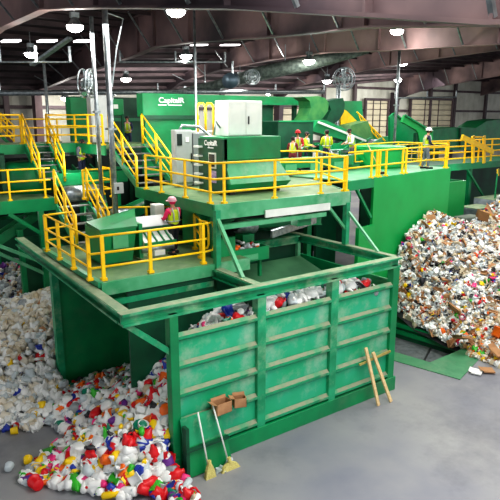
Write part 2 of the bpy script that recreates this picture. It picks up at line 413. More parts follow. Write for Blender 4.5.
# ------------------------------------------------------------------ UPPER DECK
U = 5.46
ud = thing('upper_deck', 'upper green walkway deck carrying the grey cabinets', 'platform', (9.7,14,4.9))
MB().prism([(7.42,12,U-.06),(12.0,12,U-.06),(13.5,15.1,U-.06),(13.4,16.6,U-.06),(7.42,16.6,U-.06)], (0,0,.06)).build('deck', DECK, ud)
MB().box(7.38, 11.93, U-.36, 12.05, 12.0, U+.02).build('edge_beam', GL, ud)
MB().box(7.36, 12.0, U-.3, 7.42, 16.6, U+.02).build('edge_beam', G, ud)
MB().prism([(12.05,11.95,U-.3),(13.55,15.1,U-.3),(13.55,15.1,U),(12.05,11.95,U)], (.04,-.01,0)).build('edge_beam', G, ud)
MB().box(8.9, 11.86, U-.44, 11.2, 11.9, U-.24).build('white_trough', WHT, ud)
MB().box(7.5, 11.9, U-.62, 11.1, 12.05, U-.5).build('lower_beam', GL, ud)
MB().box(7.33, 11.8, ZR, 7.47, 11.95, U-.1).build('column', GB, ud)
MB().box(11.9, 11.9, ZR, 12.04, 12.06, U-.3).build('column', GB, ud)
MB().bar((11.25,11.98,U-.38), (11.95,11.98,U-1.1), .08, .08).build('brace', GL, ud)
MB().box(8.2, 13.5, .1, 8.4, 13.7, U-.2).build('column', G, ud)
MB().box(13.1, 15.0, .1, 13.3, 15.2, U-.2).build('column', G, ud)
MB().prism([(9.4,12.2,U-1.1),(11.9,13.2,U-1.1),(11.9,13.2,U-.9),(9.4,12.2,U-.9)], (0,.1,0)).build('cable_tray', GAL, ud)
MB().box(10.2, 12.1, U-.85, 10.7, 12.4, U-.5).build('gearbox', G, ud)
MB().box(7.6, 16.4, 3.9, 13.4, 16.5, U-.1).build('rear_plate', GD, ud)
rail('guard_railing', 'yellow guard railing along the front of the upper deck below the grey cabinets',
     [(7.42,15.9,U),(7.44,12.05,U),(12.0,12.05,U)], h=1.03,
     posts=[(7.42,15.9,U),(7.42,14.9,U),(7.43,13.5,U),(7.45,12.25,U),(7.75,12.07,U),(9.35,12.06,U),(11.0,12.06,U),(12.0,12.06,U)])
rail('guard_railing', 'yellow guard railing on the right end of the upper deck', [(12.0,12.15,U),(13.45,15.0,U),(11.9,15.9,U)], h=1.0)
# conveyor with cans below
cv = thing('can_conveyor', 'short green conveyor trough full of cans under the upper deck', 'conveyor', (8.9,12.7,3.5))
MB().box(8.15, 12.35, 3.75, 9.35, 12.4, 4.12).build('side_plate', G, cv)
MB().box(8.35, 12.32, 3.8, 9.0, 12.345, 3.95).build('nameplate', GL, cv)
MB().box(9.35, 12.35, 3.75, 9.4, 13.5, 4.12).build('side_plate', G, cv)
MB().box(8.15, 12.4, 3.9, 9.35, 13.5, 3.98).build('belt', BLK, cv)
for x in (8.25, 9.25): MB().box(x, 12.6, 3.2, x+.08, 12.7, 3.85).build('leg', G, cv)
dr = thing('belt_motor', 'grey ribbed motor under the upper deck', 'motor', (9.2,13.4,4.3))
MB().tube([(9.0,13.4,4.55),(9.7,13.5,4.45)], .2, 14).build('body', GAL, dr, smooth=True)
MB().tube([(8.85,13.38,4.57),(9.0,13.4,4.55)], .14, 14).build('end_cap', DRK, dr, smooth=True)
MB().box(9.1,13.2,4.0,9.5,13.6,4.3).build('bracket', G, dr)
cc = thing('belt_conveyor', 'long dusty green conveyor frame running under the upper deck', 'conveyor', (10,14.4,4.3))
MB().ibeam((8,14.5,4.5),(13,14.2,4.2),.15,.3,.03).build('frame', G, cc)
MB().ibeam((8,15.2,4.8),(13,15.0,4.5),.15,.25,.03).build('frame', GD, cc)
MB().prism([(8,14.5,4.66),(13,14.2,4.36),(13,15.0,4.36),(8,15.2,4.66)],(0,0,.03)).build('belt', BLK, cc)

# green machine on upper deck with twin-door cabinet on top
gm = thing('separator_machine', 'green separator with sloping pale skirt on the upper deck', 'machine', (9.9,14.3,U))
MB().box(8.6, 13.4, 6.42, 10.6, 14.7, 7.06).build('upper_box', GM, gm, bevel=.02)
MB().prism([(8.7,13.5,6.42),(10.55,13.5,6.42),(10.85,13.2,5.78),(8.7,13.2,5.78)], (0,1.3,0)).build('skirt', GL, gm)
MB().prism([(8.7,13.2,5.78),(10.85,13.2,5.78),(10.75,13.3,5.62),(8.7,13.3,5.62)], (0,1.1,0)).build('skirt_lip', GM, gm)
for x in (8.8,10.4): MB().box(x, 13.4, U, x+.18, 14.6, 5.7).build('foot', DRK, gm)
MB().box(8.56, 13.4, U+.05, 8.72, 14.7, 7.0).build('shaded_side', GD, gm)  # left face of the box, its shading put in as dark green
MB().box(8.535, 13.72, 6.18, 8.56, 14.1, 6.62).build('screen_frame', WHT, gm)
MB().box(8.52, 13.77, 6.23, 8.535, 14.05, 6.58).build('screen', GLASS, gm)
MB().box(8.54, 13.72, 5.78, 8.56, 14.08, 6.12).build('poster', PURP, gm)
for k in range(5): MB().box(8.42, 14.45, 5.7+k*.26, 8.56, 14.75, 5.75+k*.26).build('shelf_bar', WHT, gm)
text('CapitalR', (8.55,14.0,6.82), .2, (PI/2,0,-PI/2), gm)
MB().box(8.54,13.85,6.74,8.56,14.15,6.765).build('lettering_line', LOGO, gm)

tc_ = thing('twin_door_cabinet', 'white twin-door electrical cabinet on top of the green separator', 'cabinet', (9.6,14,7.07))
MB().box(9.02, 13.8, 7.07, 10.2, 14.5, 8.06).build('body', WHT, tc_, bevel=.015)
for x0, x1 in ((9.04,9.605),(9.615,10.18)):
    d = MB().box(x0, 13.77, 7.1, x1, 13.8, 8.03).build('door', WHT, tc_, bevel=.008)
yk = thing('yellow_cable_coil', 'yellow cable coil lying on the right end of the green separator', 'cable', (10.4,14.3,7.06))
MB().tube([(10.3+.13*math.cos(a_*.6), 14.2+.13*math.sin(a_*.6), 7.09+a_*.006) for a_ in range(34)], .03, 6).build('coil', YE, yk, smooth=True)
h = MB().box(9.68, 13.74, 7.4, 9.71, 13.77, 7.62).build('handle', BLK, d)
MB().tube([(9.0,14.2,7.3),(8.85,14.2,7.5),(8.8,14.2,7.1)], .03).build('conduit', GAL, tc_, smooth=True)
gc = thing('control_cabinet', 'tall grey control cabinet with small window beside the stairs', 'cabinet', (8.3,15.3,U))
MB().box(8.38, 15.8, U+.02, 8.98, 16.05, 7.22).build('body', GRY, gc, bevel=.02)
d = MB().box(8.4, 15.76, U+.15, 8.96, 15.8, 7.18).build('door', GRY, gc, bevel=.01)
MB().box(8.43, 15.74, 6.75, 8.6, 15.76, 7.1).build('window', GLASS, d)
MB().box(8.72, 15.74, 6.85, 8.84, 15.76, 7.0).build('button_plate', HATW, d)
MB().box(8.9, 15.73, 6.2, 8.93, 15.76, 6.5).build('handle', BLK, d)
MB().box(9.0, 15.75, U+.02, 9.45, 16.05, 7.12).build('cabinet_side', mat('grey_side_shaded', srgb(140,146,146), .4), gc, bevel=.02)  # stands for the cabinet's side face, shade put in as darker grey
MB().tube([(8.6,15.9,7.2),(8.7,15.9,7.35),(9.3,15.9,7.3),(9.6,15.7,7.0),(9.7,15.6,6.9)], .045).build('cable', GAL, gc, smooth=True)
yl_ = thing('looped_ladder_rail', 'yellow looped ladder rails left of the white cabinet', 'railing', (9.2,16.5,6.6))
for px in (198,206): 
    a = atY(px+0,135,17); 
    MB().tube([a, V((a.x,a.y,7.95)), V((a.x+.08,a.y,8.05)), V((a.x+.22,a.y,8.05)), V((a.x+.3,a.y,7.95)), V((a.x+.3,a.y,a.z))], .035).build('loop', YE, yl_, smooth=True)
a = atY(198,137,17); MB().box(a.x-.05,17.05,a.z-.02,a.x+.8,17.12,a.z+.03).build('mount_bar', YE, yl_)

# ------------------------------------------------------------------ STAIRS
def stairs(label, x0, x1, yb, zb, yt, zt, n, ext=.0):
    t = thing('steel_staircase', label, 'stairs', ((x0+x1)/2, yb, zb))
    for x in (x0, x1):
        MB().bar((x,yb,zb+.05), (x,yt,zt-.1), .05, .22).build('stringer', G, t)
    for k in range(n):
        f = (k+.6)/n
        y = yb+(yt-yb)*f; z = zb+(zt-zb)*f
        MB().box(x0, y-.13, z-.03, x1, y+.13, z).build('tread', STE, t)
    for x in (x0, x1):
        MB().tube([(x,yb,zb+.5),(x,yb,zb+.95),(x,yt,zt+1.0),(x,yt,zt)], .032).build('handrail', YE, t, smooth=True)
        for q in (.62,.3): MB().tube([(x,yb,zb+.95*q),(x,yt,zt+1.0*q)], .026).build('mid_rail', YE, t, smooth=True)
        for f in (0,.5,1): 
            p = V((x,yb,zb)).lerp(V((x,yt,zt)), f); MB().tube([p, p+V((0,0,.97))], .045).build('post', YE, t, smooth=True)
    return t
stairs('steel stairs with yellow rails rising behind the upper deck to the top walkway', 7.42, 8.62, 16.55, U, 18.6, 6.7, 6)
stairs('steel stairs with yellow rails from the lower platform to the left landing', 5.08, 6.05, 15.55, 4.0, 17.2, 5.08, 5)
stairs('steel stairs with yellow rails from the left landing to the top walkway', 5.25, 6.05, 19.3, 5.5, 20.9, 6.7, 6)

# ------------------------------------------------------------------ LEFT LANDING
ml = thing('landing_platform', 'green landing platform with yellow rails at the left edge', 'platform', (4.6,19,5.0))
p0 = atZ(18,203,5.0)
MB().box(2.2, 19.0, 4.93, 5.65, 22, 5.0).build('deck', DECK, ml)
MB().box(3.9, 18.93, 4.62, 5.65, 19.0, 5.02).build('edge_beam', G, ml)
MB().prism([(3.9,18.93,4.62),(3.9,18.93,5.02),(3.0,22,5.02),(3.0,22,4.62)], (-.06,0,0)).build('edge_beam', G, ml)
MB().bar((4.1,18.96,4.62), (5.9,18.96,3.2), .1, .12).build('brace', G, ml)
MB().box(5.0, 18.9, .1, 5.16, 19.06, 4.62).build('column', G, ml)
MB().bar((2.5,19.3,4.3), (5.6,18.7,2.6), .1, .1).build('brace', GL, ml)
MB().bar((2.2,19.6,4.3), (5.4,18.9,2.3), .1, .1).build('brace', GL, ml)
rail('guard_railing', 'yellow guard railing around the left landing', [(2.9,21.6,5.0),(3.85,19.05,5.0),(5.5,19.05,5.0)], h=.98, posts=[(2.9,21.6,5.0),(3.5,20.0,5.0),(3.75,19.3,5.0),(4.2,19.05,5.0),(5.3,19.05,5.0)])
rail('guard_railing', 'yellow guard railing to the right of the lower staircase head', [(6.25,18.1,5.0),(7.2,18.1,5.0),(7.2,18.9,5.0)], h=.95)
# drum and conveyors behind landing
tk = thing('drum_machine', 'green rounded machine housing behind the left landing rails', 'machine', (5.4,21,5))
MB().lathe([(.9,5.0),(.95,5.3),(.95,5.9),(.8,6.05)], 20, Matrix.Translation((5.5,21.3,0))).build('body', GM, tk, smooth=True)
MB().box(4.4,20.9,5.0,4.55,21.2,6.4).build('post', GD, tk)
tb = thing('transfer_conveyor', 'green transfer conveyor below the top walkway', 'conveyor', (6.5,19.6,5.3))
MB().box(5.7, 19.3, 5.35, 8.3, 19.4, 5.75).build('side_plate', G, tb)
MB().box(5.7, 19.4, 5.5, 8.3, 20.4, 5.55).build('belt', BLK, tb)
MB().box(5.7, 20.4, 5.35, 8.3, 20.5, 5.75).build('side_plate', G, tb)
for x in (6.2,7.9): MB().box(x,19.35,3.9,x+.12,19.45,5.4).build('leg', G, tb)
tb2 = thing('transfer_conveyor', 'grey topped rounded conveyor end between the two left staircases', 'conveyor', (6.5,18.6,4.6))
MB().tube([(5.9,18.9,5.1),(7.1,18.9,5.1)], .28, 16).build('roller_head', GAL, tb2, smooth=True)
MB().box(6.0,18.75,3.9,7.0,19.05,4.9).build('stand', DRK, tb2)
MB().box(6.3,18.65,4.2,6.7,18.75,4.8).build('panel', GM, tb2)

# top walkway
tw = thing('top_walkway', 'high green walkway with yellow rails across the left background', 'platform', (6.5,21,6.5))
MB().prism([(2.5,21.0,6.55),(7.1,21.0,6.55),(7.3,18.62,6.55),(9.4,18.62,6.55),(9.4,20.0,6.55),(8.4,23,6.55),(2.5,23,6.55)], (0,0,.12)).build('deck', DECK, tw)
MB().box(2.5, 20.9, 6.35, 7.1, 21.0, 6.68).build('edge_beam', G, tw)
MB().prism([(7.08,20.95,6.35),(7.28,18.6,6.35),(7.28,18.6,6.68),(7.08,20.95,6.68)], (-.06,0,0)).build('edge_beam', G, tw)
for x in (5.8, 7.4): MB().box(x, 21.2, .1, x+.15, 21.35, 6.5).build('column', GD, tw)
rail('guard_railing', 'long yellow guard railing along the front of the top walkway', [(2.6,21.05,6.67),(5.2,21.05,6.67)], h=1.0)
rail('guard_railing', 'yellow railing between the two staircase heads on the top walkway', [(6.1,21.05,6.67),(7.1,21.05,6.67),(7.25,18.75,6.67)], h=1.0)
rail('guard_railing', 'yellow railing along the far side of the top walkway', [(3.2,22.9,6.67),(8.3,22.9,6.67)], h=.85)
a, b_ = atY(0,112,24), atY(16,140,24)
st = thing('steel_staircase', 'far yellow-railed stairs at the left edge of the top walkway', 'stairs', (3.2,24,6))
for k in range(4):
    MB().tube([atY(0,113+k*5,24), atY(14,126+k*5,24)], .03).build('handrail', YE, st)
for x_ in (1,7,14): MB().tube([atY(x_,113+x_*.9,24), atY(x_,132+x_*.7,24)], .035).build('post', YE, st)
MB().prism([atY(0,133,24.1),atY(14,146,24.1),atY(14,150,24.1),atY(0,137,24.1)], (0,.05,0)).build('stringer', G, st)

# ------------------------------------------------------------------ BALER and machines at the back left
bl = thing('baler_hopper', 'big green baler hopper with white lettering behind the stairs', 'machine', (10,19.5,5))
MB().box(8.85, 19, 7.6, 11.1, 19.5, 8.42).build('upper_box', GM, bl, bevel=.03)
MB().prism([(8.95,19.05,5.5),(11.0,19.05,5.5),(11.0,19.05,7.6),(8.95,19.05,7.6)], (0,.4,0)).build('lower_box', GM, bl)
MB().box(8.85, 18.94, 7.52, 11.1, 19.0, 7.66).build('lip', GD, bl)
text('CapitalR', (9.98,18.98,8.1), .26, (PI/2,0,0), bl, sx=1.15)
MB().box(9.45,18.985,8.0,9.78,18.995,8.035).build('lettering_line', LOGO, bl)
MB().box(9.85,18.985,8.0,10.4,18.995,8.035).build('lettering_line', LOGO, bl)
MB().box(9.2, 19.1, 0, 9.5, 19.4, 5.5).build('leg', DRK, bl); MB().box(10.5, 19.1, 0, 10.8, 19.4, 5.5).build('leg', DRK, bl)
sb = thing('baler_side_unit', 'dark green machinery block left of the lettered baler hopper', 'machine', (8.6,21,6.7))
for x_ in (8.2,8.74): MB().box(x_, 20.6, 6.67, x_+.08, 20.7, 7.7).build('leg', GD, sb)
MB().box(8.2, 20.6, 7.65, 8.84, 22, 8.25).build('body', GM, sb, bevel=.03)
MB().box(8.3, 20.57, 7.9, 8.6, 20.6, 8.05).build('nameplate', WHT, sb)
for k in range(3): MB().tube([(8.15+k*.1,20.5,7.2),(8.15+k*.1,20.5,8.2),(8.25+k*.1,20.6,8.4),(8.5+k*.1,21,8.4)], .04).build('pipe', GAL, sb, smooth=True)
gt = thing('green_tower', 'narrow green tower box behind the top walkway rails', 'machine', (8.3,24,6))
MB().box(7.98, 24, 0, 8.7, 24.6, 8.38).build('body', GM, gt)
MB().prism([(8.55,23.95,8.35),(8.85,23.95,8.35),(8.7,23.95,8.62)], (0,.6,0)).build('cap', GM, gt)
MB().box(8.68, 23.95, 6, 8.8, 24.05, 8.38).build('corner_post', GD, gt)
cl = thing('wall_cabinet', 'grey electrical cabinet behind the galvanised columns', 'cabinet', (7.8,20,6.7))
MB().box(7.35, 20, 6.72, 8.05, 20.4, 8.35).build('body', GRY, cl, bevel=.02)
MB().box(7.5, 19.97, 7.8, 7.62, 20, 8.1).build('window', GLASS, cl)
MB().box(7.4, 19.98, 6.8, 8.0, 20.0, 7.6).build('door', GRY, cl)
ct = thing('warning_post', 'small stack of white panels on the top walkway', 'panel', (6.9,21.4,6.7))
MB().box(6.75, 21.5, 6.68, 7.05, 21.55, 7.2).build('panel', WHT, ct)
hs = thing('pipe_bench', 'grey rail bench in front of the lettered baler hopper', 'rack', (10.6,17.8,5.5))
for z, y in ((7.1,17.8),(6.85,17.7)): MB().tube([(9.6,y,z),(11.3,y,z)], .03).build('rail', WHT, hs)
for x in (9.7,10.5,11.2): MB().tube([(x,17.75,5.4),(x,17.75,7.1)], .03).build('post', WHT, hs)

# galvanised columns / poles
def pole(label, x, y, z0, z1, r=.07, name='steel_pole'):
    t = thing(name, label, 'pole', (x,y,z0))
    MB().tube([(x,y,z0),(x,y,z1)], r, 10).build('shaft', GAL, t, smooth=True)
    MB().box(x-r*2,y-r*2,z0,x+r*2,y+r*2,z0+.04).build('base_plate', GAL, t)
    MB().box(x-r*1.5,y-r*1.5,(z0+z1)/2,x+r*1.5,y+r*1.5,(z0+z1)/2+.06).build('clamp', GAL, t)
    return t
pole('thick galvanised column with a switch box beside the right staircase', 6.2, 15.4, 4.0, 10.5, .08)
q = thing('switch_box', 'small grey switch box low on the galvanised column', 'box', (6.2,15.25,5.2)); MB().box(6.12,15.2,5.5,6.4,15.31,5.8).build('body', GRY, q, bevel=.01); MB().box(6.2,15.19,5.6,6.26,15.2,5.7).build('knob', BLK, q)
pole('second galvanised column just left of the thick one', 6.5, 17.2, 5.0, 10.45, .06)
pole('third thin galvanised column crowding the left pair', 6.62, 17.5, 5.0, 10.3, .04)
pole('slim white pole in front of the lettered baler hopper', 10.42, 18, 0, 11.2, .045)
pole('slim pole rising behind the green fenced machine near the right walkway', 23.2, 20, 5.0, 11.3, .07)
pole('grey pole carrying the round fan', 23.1, 24.1, 4.5, 9.35, .14)
pole('short pole at the left edge near the horizontal conduit', 3.0, 24, 6.1, 10.2, .08)
pole('thin pole hanging beside the left light', 8.2, 28, .0, 10.2, .07)

# round fans
def fan(label, x, y, z, r, yaw=0.0):
    t = thing('round_fan', label, 'fan', (x,y,z))
    M = Matrix.Translation((x,y,z)) @ Matrix.Rotation(yaw,4,'Z') @ Matrix.Rotation(PI/2,4,'X')
    rg = MB()
    for rr, zz in ((1,-.12),(1,.12),(.7,.16),(.4,.18)):
        pts = [M @ V((r*rr*math.cos(a), r*rr*math.sin(a), zz)) for a in [2*PI*k/24 for k in range(25)]]
        rg.tube(pts, .025, 6, caps=False)
    for k in range(8):
        a = 2*PI*k/8; rg.tube([M @ V((.1*math.cos(a),.1*math.sin(a),.18)), M @ V((r*math.cos(a),r*math.sin(a),.12))], .015, 5)
    rg.build('cage', GAL, t)
    hb = MB(); hb.lathe([(.16,-.15),(.16,.12),(.05,.17)], 14, M); hb.build('hub', GAL, t)
    bd = MB()
    for k in range(4):
        a = 2*PI*k/4; c, s_ = math.cos(a), math.sin(a)
        bd.add([M @ V((c*.12-s_*.1, s_*.12+c*.1, -.04)), M @ V((c*r*.9-s_*.2, s_*r*.9+c*.2, -.04)), M @ V((c*r*.9+s_*.12, s_*r*.9-c*.12, .06)), M @ V((c*.12+s_*.05, s_*.12-c*.05, .06))], [(0,1,2,3)])
    bd.build('blades', GAL, t)
    return t
a = atY(344,79,24); fan('round wire-caged fan on the grey pole', a.x, 24, a.z, .62, -.3)
a = atY(252,77,27); fan('round fan hanging right of the bright lamp above the white cabinet', a.x, 27, a.z, .42, -.2)
a = atY(231,81,26); t = thing('blower_drum', 'blue-grey blower drum at the left end of the silver duct', 'blower', a)
MB().tube([a+V((-.1,0,0)), a+V((.5,.6,.1))], .4, 18).build('drum', mat('bluegrey', srgb(90,108,120), .4, metal=.4), t, smooth=True)
MB().tube([a+V((.1,0,.3)), a+V((.1,0,1.0))], .05).build('hanger', GAL, t)
a = atY(98,82,17); fan('large round fan half hidden behind the galvanised columns', a.x, 17.9, a.z, .42, .8)

# silver duct
dk = thing('silver_duct', 'wrapped silver air duct slanting under the roof frames', 'duct', (22,26,9.5))
MB().tube([atY(178,92,32), atY(222,84,30), atY(262,73,28), atY(310,63,26), atY(368,50,24)], [.16,.3,.42,.4,.2], 14).build('duct', DUCT, dk, smooth=True)
for px, py, yy in ((205,87,30.8),(285,68,27),(335,57,25)):
    p = atY(px,py,yy); MB().tube([p, p+V((0,0,1.3))], .03).build('hanger', GAL, dk)
# horizontal conduits
def conduit(label, pts, r=.06):
    t = thing('conduit_pipe', label, 'pipe', pts[0])
    MB().tube(pts, r, 8).build('pipe', GAL, t, smooth=True)
    n_ = max(2, int((V(pts[-1])-V(pts[0])).length/4))
    for k in range(n_+1):
        p = V(pts[0]).lerp(V(pts[-1]), k/n_); MB().box(p.x-.04,p.y-.04,p.z,p.x+.04,p.y+.04,p.z+.5).build('hanger', GAL, t)
conduit('long pale pipe crossing behind the machines to the right of the lettered hopper', [atY(0,93,30), atY(180,92,30), atY(324,92,30)], .13)
conduit('thin white conduit high at the left between the two lamps', [atY(0,62,20), atY(70,62,20)], .03)
conduit('thin white conduit behind the slim white pole', [atY(120,62,26), atY(225,62,26)], .05)
conduit('white conduit along the nearest roof frame', [atY(104,8,15), atY(224,8,15)], .035)
conduit('grey conduit crossing in front of the doors at right', [atY(395,98,30), atY(456,97,30)], .06)
MBt = thing('cable_tray', 'slanting pale cable tray under the left roof bays', 'tray', (6,22,9.5))
MB().bar(atY(32,65,22), atY(70,38,20), .2, .08).build('tray', GAL, MBt)
lc = thing('cable_drop', 'thin cable running down beside the thick galvanised column', 'cable', (6.3,15.6,9))
MB().tube([(6.2,15.4,10.3), (6.75,15.5,10.2), (6.5,15.45,9.4), (6.3,15.42,8.4)], .02).build('cable', GAL, lc)

# ------------------------------------------------------------------ hanging lamps
def lamp(px, py, y, r, label, power=90, hang=.5):
    p = atY(px, py, y)
    t = thing('high_bay_lamp', label, 'lamp', p, )
    M = Matrix.Translation(p)
    MB().lathe([(r*.35,.32*r/.3),(r*.5,.22*r/.3),(r*.95,.03),(r,0)], 18, M, cap=False).build('reflector', GAL, t, smooth=True)
    MB().lathe([(r*.97,.03),(r*.85,-.08*r/.3),(r*.5,-.15*r/.3),(.01,-.18*r/.3)], 18, M, cap=False).build('lens', LAMP, t, smooth=True)
    MB().box(p.x-r*.5,p.y-r*.3,p.z+.3*r/.3,p.x+r*.5,p.y+r*.3,p.z+.3*r/.3+.15).build('ballast', GAL, t)
    hang = .15 if y >= 34 else hang
    MB().tube([p+V((0,0,.4*r/.3)), p+V((0,0,.4*r/.3+hang))], .02).build('hook', GAL, t)
    li = bpy.data.lights.new('lamp_light', 'POINT'); li.energy = power; li.shadow_soft_size = .25; li.color = (1,.95,.9)
    o = bpy.data.objects.new('lamp_light', li); C.objects.link(o); o.parent = t; o.location = (0,0,-.3)
LMP = [(176,11,14,.26,'brightest lamp at the top left of centre beside the slim pole'),(75,27,18,.26,'hanging lamp near the top between the left columns and corner'),
 (31,54,26,.28,'hanging lamp at upper left just above the horizontal conduit'),(186,56,26,.3,'hanging lamp beside the slim white pole above the lettered hopper'),
 (126,79,36,.34,'distant lamp left of the lettered hopper'),(65,98,42,.34,'small distant lamp before the far left wall'),
 (240,80,30,.3,'lamp between the blower drum and the fan'),(309,61,25,.34,'lamp under the silver duct'),
 (327,81,32,.34,'lamp just left of the fan on its pole'),(397,31,18,.3,'large bright lamp at the upper right'),
 (403,63,34,.42,'lamp below the large bright lamp at right'),(398,80,38,.36,'lowest small lamp at right beside the slim pole'),
 (185,92,38,.22,'tiny lamp over the lettered hopper'),(268,94,40,.2,'tiny lamp over the green overhead conveyor')]
for px, py, y, r, lab in LMP: lamp(px, py, y, r, lab, power=110 if y < 28 else 260)
# skylight strips between purlins
for i, (px, w, y) in enumerate(((11,17,22),(47,17,22),(83,15,22),(199,14,30),(230,16,30))):
    a = atY(px-w/2, 41 if i < 3 else 45, y); b_ = atY(px+w/2, 41 if i < 3 else 45, y)
    o = MB().bar(a, b_, .5, .06).build('strip_light', STRIP)
    tag(o, ['glowing strip light at the far left roof bay','middle strip light of the three in the left roof bays','right strip light of the three in the left roof bays','strip light under the roof left of the slim pole top','strip light under the roof right of the slim white pole'][i], 'strip light')

# ------------------------------------------------------------------ MIDDLE background conveyors
oc = thing('overhead_conveyor', 'long green overhead conveyor above the sorters', 'conveyor', (19,24,7.5))
MB().box(12, 24, 8.24, 21.6, 24.8, 8.62).build('trough', GM, oc, bevel=.02)
MB().box(12, 23.9, 8.2, 21.6, 24.0, 8.28).build('lip', G, oc)
MB().box(15.2, 24.2, 5, 15.4, 24.4, 8.2).build('leg', GD, oc); MB().box(20, 24.2, 5, 20.2, 24.4, 8.2).build('leg', GD, oc)
MB().box(17.6, 24.2, 6.5, 18.6, 24.6, 8.2).build('leg', GD, oc)
ch = thing('conveyor_chute', 'curved green discharge chute at the end of the overhead conveyor', 'chute', (20,22,7))
MB().prism([atY(p[0],p[1],22) for p in ((304,97),(318,96),(325,98),(329,103),(328,111),(323,118),(315,124),(304,122),(308,116),(311,108),(310,101))], (0,.9,0)).build('chute', mat('olive_chute', srgb(70,130,70), .5, col2=srgb(30,110,60), scale=2), ch)
MB().prism([atY(p[0],p[1],22.4) for p in ((328,101),(343,98),(345,104),(344,112),(340,119),(333,124),(322,125),(327,118),(331,110))], (0,.8,0)).build('hood', GD, ch)
gb = thing('feed_box', 'square green feed box behind the group of sorters', 'machine', (16.7,20,6.6))
MB().box(15.65, 20, 5.46, 17.7, 21.4, 7.43).build('body', GD, gb, bevel=.03)
MB().box(15.65, 19.95, 7.38, 17.7, 20, 7.45).build('lip', G, gb)
ic = thing('incline_conveyor', 'green inclined conveyor rising behind the sorters to the fan pole', 'conveyor', (20,21,6.5))
MB().prism([atY(p[0],p[1],21) for p in ((318,121),(326,120),(368,140),(368,147),(312,131))], (0,.8,0)).build('trough', GM, ic)
MB().bar(atY(318,122,20.9), atY(366,141,20.9), .06, .1).build('edge_strip', WHT, ic)
hp2 = thing('feed_hopper', 'pale green hopper between the fan pole and the yellow stairs', 'hopper', (23,23,6.5))
MB().prism([atY(p[0],p[1],23) for p in ((352,125),(368,121),(374,140),(345,140),(348,131))], (0,1,0)).build('body', mat('olive_hopper', srgb(96,150,84), .5, col2=srgb(70,130,74), scale=2), hp2)
tr = thing('slant_hopper', 'green slanting hopper under the doors left of centre right', 'hopper', (25.5,25,7))
MB().prism([atY(p[0],p[1],25.2) for p in ((340,101),(362,101),(363,118),(382,140),(340,140))], (0,1,0)).build('body', GM, tr)
ys = thing('yellow_chute', 'bright yellow sloping guard above the pale green hopper', 'chute', (23.8,24,7.4))
MB().prism([atY(p[0],p[1],23.9) for p in ((341,108),(347,111),(358,122),(363,122),(363,125),(341,126))], (0,.15,0)).build('guard', YE, ys)
ysr = thing('steel_staircase', 'narrow yellow-railed stairs sloping down beside the pale green hopper', 'stairs', (25,24,7))
MB().tube([atY(357,112,24), atY(385,141,24)], .05).build('handrail', YE, ysr); MB().tube([atY(361,120,24), atY(382,143,24)], .04).build('handrail', YE, ysr)
for k in range(6): MB().tube([atY(359+k*4,115+k*4.2,24), atY(361+k*4,121+k*4.2,24)], .03).build('baluster', YE, ysr)
hb = [((390,117),(394,113),(419,131),(422,142),(390,142)), ((402,122),(405,115),(433,132),(433,143),(420,143),(418,131))]
for i, pl in enumerate(hb):
    t = thing('hopper_wing', ['green triangular hopper side left of the hard-hatted man','second green hopper side sloping toward the hard-hatted man'][i], 'hopper', atY(410,140,24-i))
    MB().prism([atY(p[0],p[1],24-i) for p in pl], (0,.15,0)).build('plate', GW if i else G, t)
    c_ = atY(411+i*6,138,24.05-i); MB().box(c_.x-.1,c_.y,0,c_.x+.1,c_.y+.2,c_.z+.3).build('leg', GD, t)
    MB().bar(atY(pl[1][0],pl[1][1],23.95-i), atY(pl[2][0],pl[2][1],23.95-i), .08, .08).build('edge_strip', G, t)
lg = thing('long_machine', 'long low green machine in front of the far siding at right', 'machine', (44,30,5))
MB().prism([atY(p[0],p[1],30) for p in ((430,130),(458,127),(476,128),(487,121),(503,119),(503,150),(428,150))], (0,2,0)).build('body', G, lg)
MB().box(40,30.5,0,41,31.5,5.6).build('leg', GD, lg); MB().box(46,30.5,0,47,31.5,5.0).build('leg', GD, lg)
MB().bar(atY(460,128,29.9), atY(460,148,29.9), .15, .1).build('seam', GD, lg)
ln = thing('long_machine', 'green conveyor housing behind the broom on the right deck', 'machine', (28,26,5.5))
MB().prism([atY(p[0],p[1],26) for p in ((372,136),(395,137),(430,133),(432,146),(372,146))], (0,1,0)).build('body', GM, ln)

# added dark backdrop for the dark, crowded space under and behind the walkways
eb = thing('machine_backdrop', 'dark green machinery backdrop behind the left staircases', 'machine', (5,23.4,0))
MB().box(-2, 23.6, 0, 11.5, 26, 6.05).build('body', mat('backdrop_dark', srgb(10,44,34), .6, col2=srgb(8,26,24), scale=1.2), eb)
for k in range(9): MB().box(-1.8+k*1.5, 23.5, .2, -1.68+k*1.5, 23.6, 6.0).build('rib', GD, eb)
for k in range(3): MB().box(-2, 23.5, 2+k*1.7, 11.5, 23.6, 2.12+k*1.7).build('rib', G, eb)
eb2 = thing('machine_housing', 'tall dark green housing behind the person at the right staircase head', 'machine', (10.5,26.2,0))
MB().box(8.9, 26.2, 0, 13.5, 27.5, 8.5).build('body', GD, eb2)
MB().box(8.85, 26.1, 7.4, 13.5, 26.2, 7.55).build('lip', G, eb2)
for k in range(3): MB().tube([(9.3+k*.25,26.0,6.1),(9.3+k*.25,26.0,8.0),(9.5+k*.25,26.1,8.3)], .05).build('pipe', GAL, eb2, smooth=True)
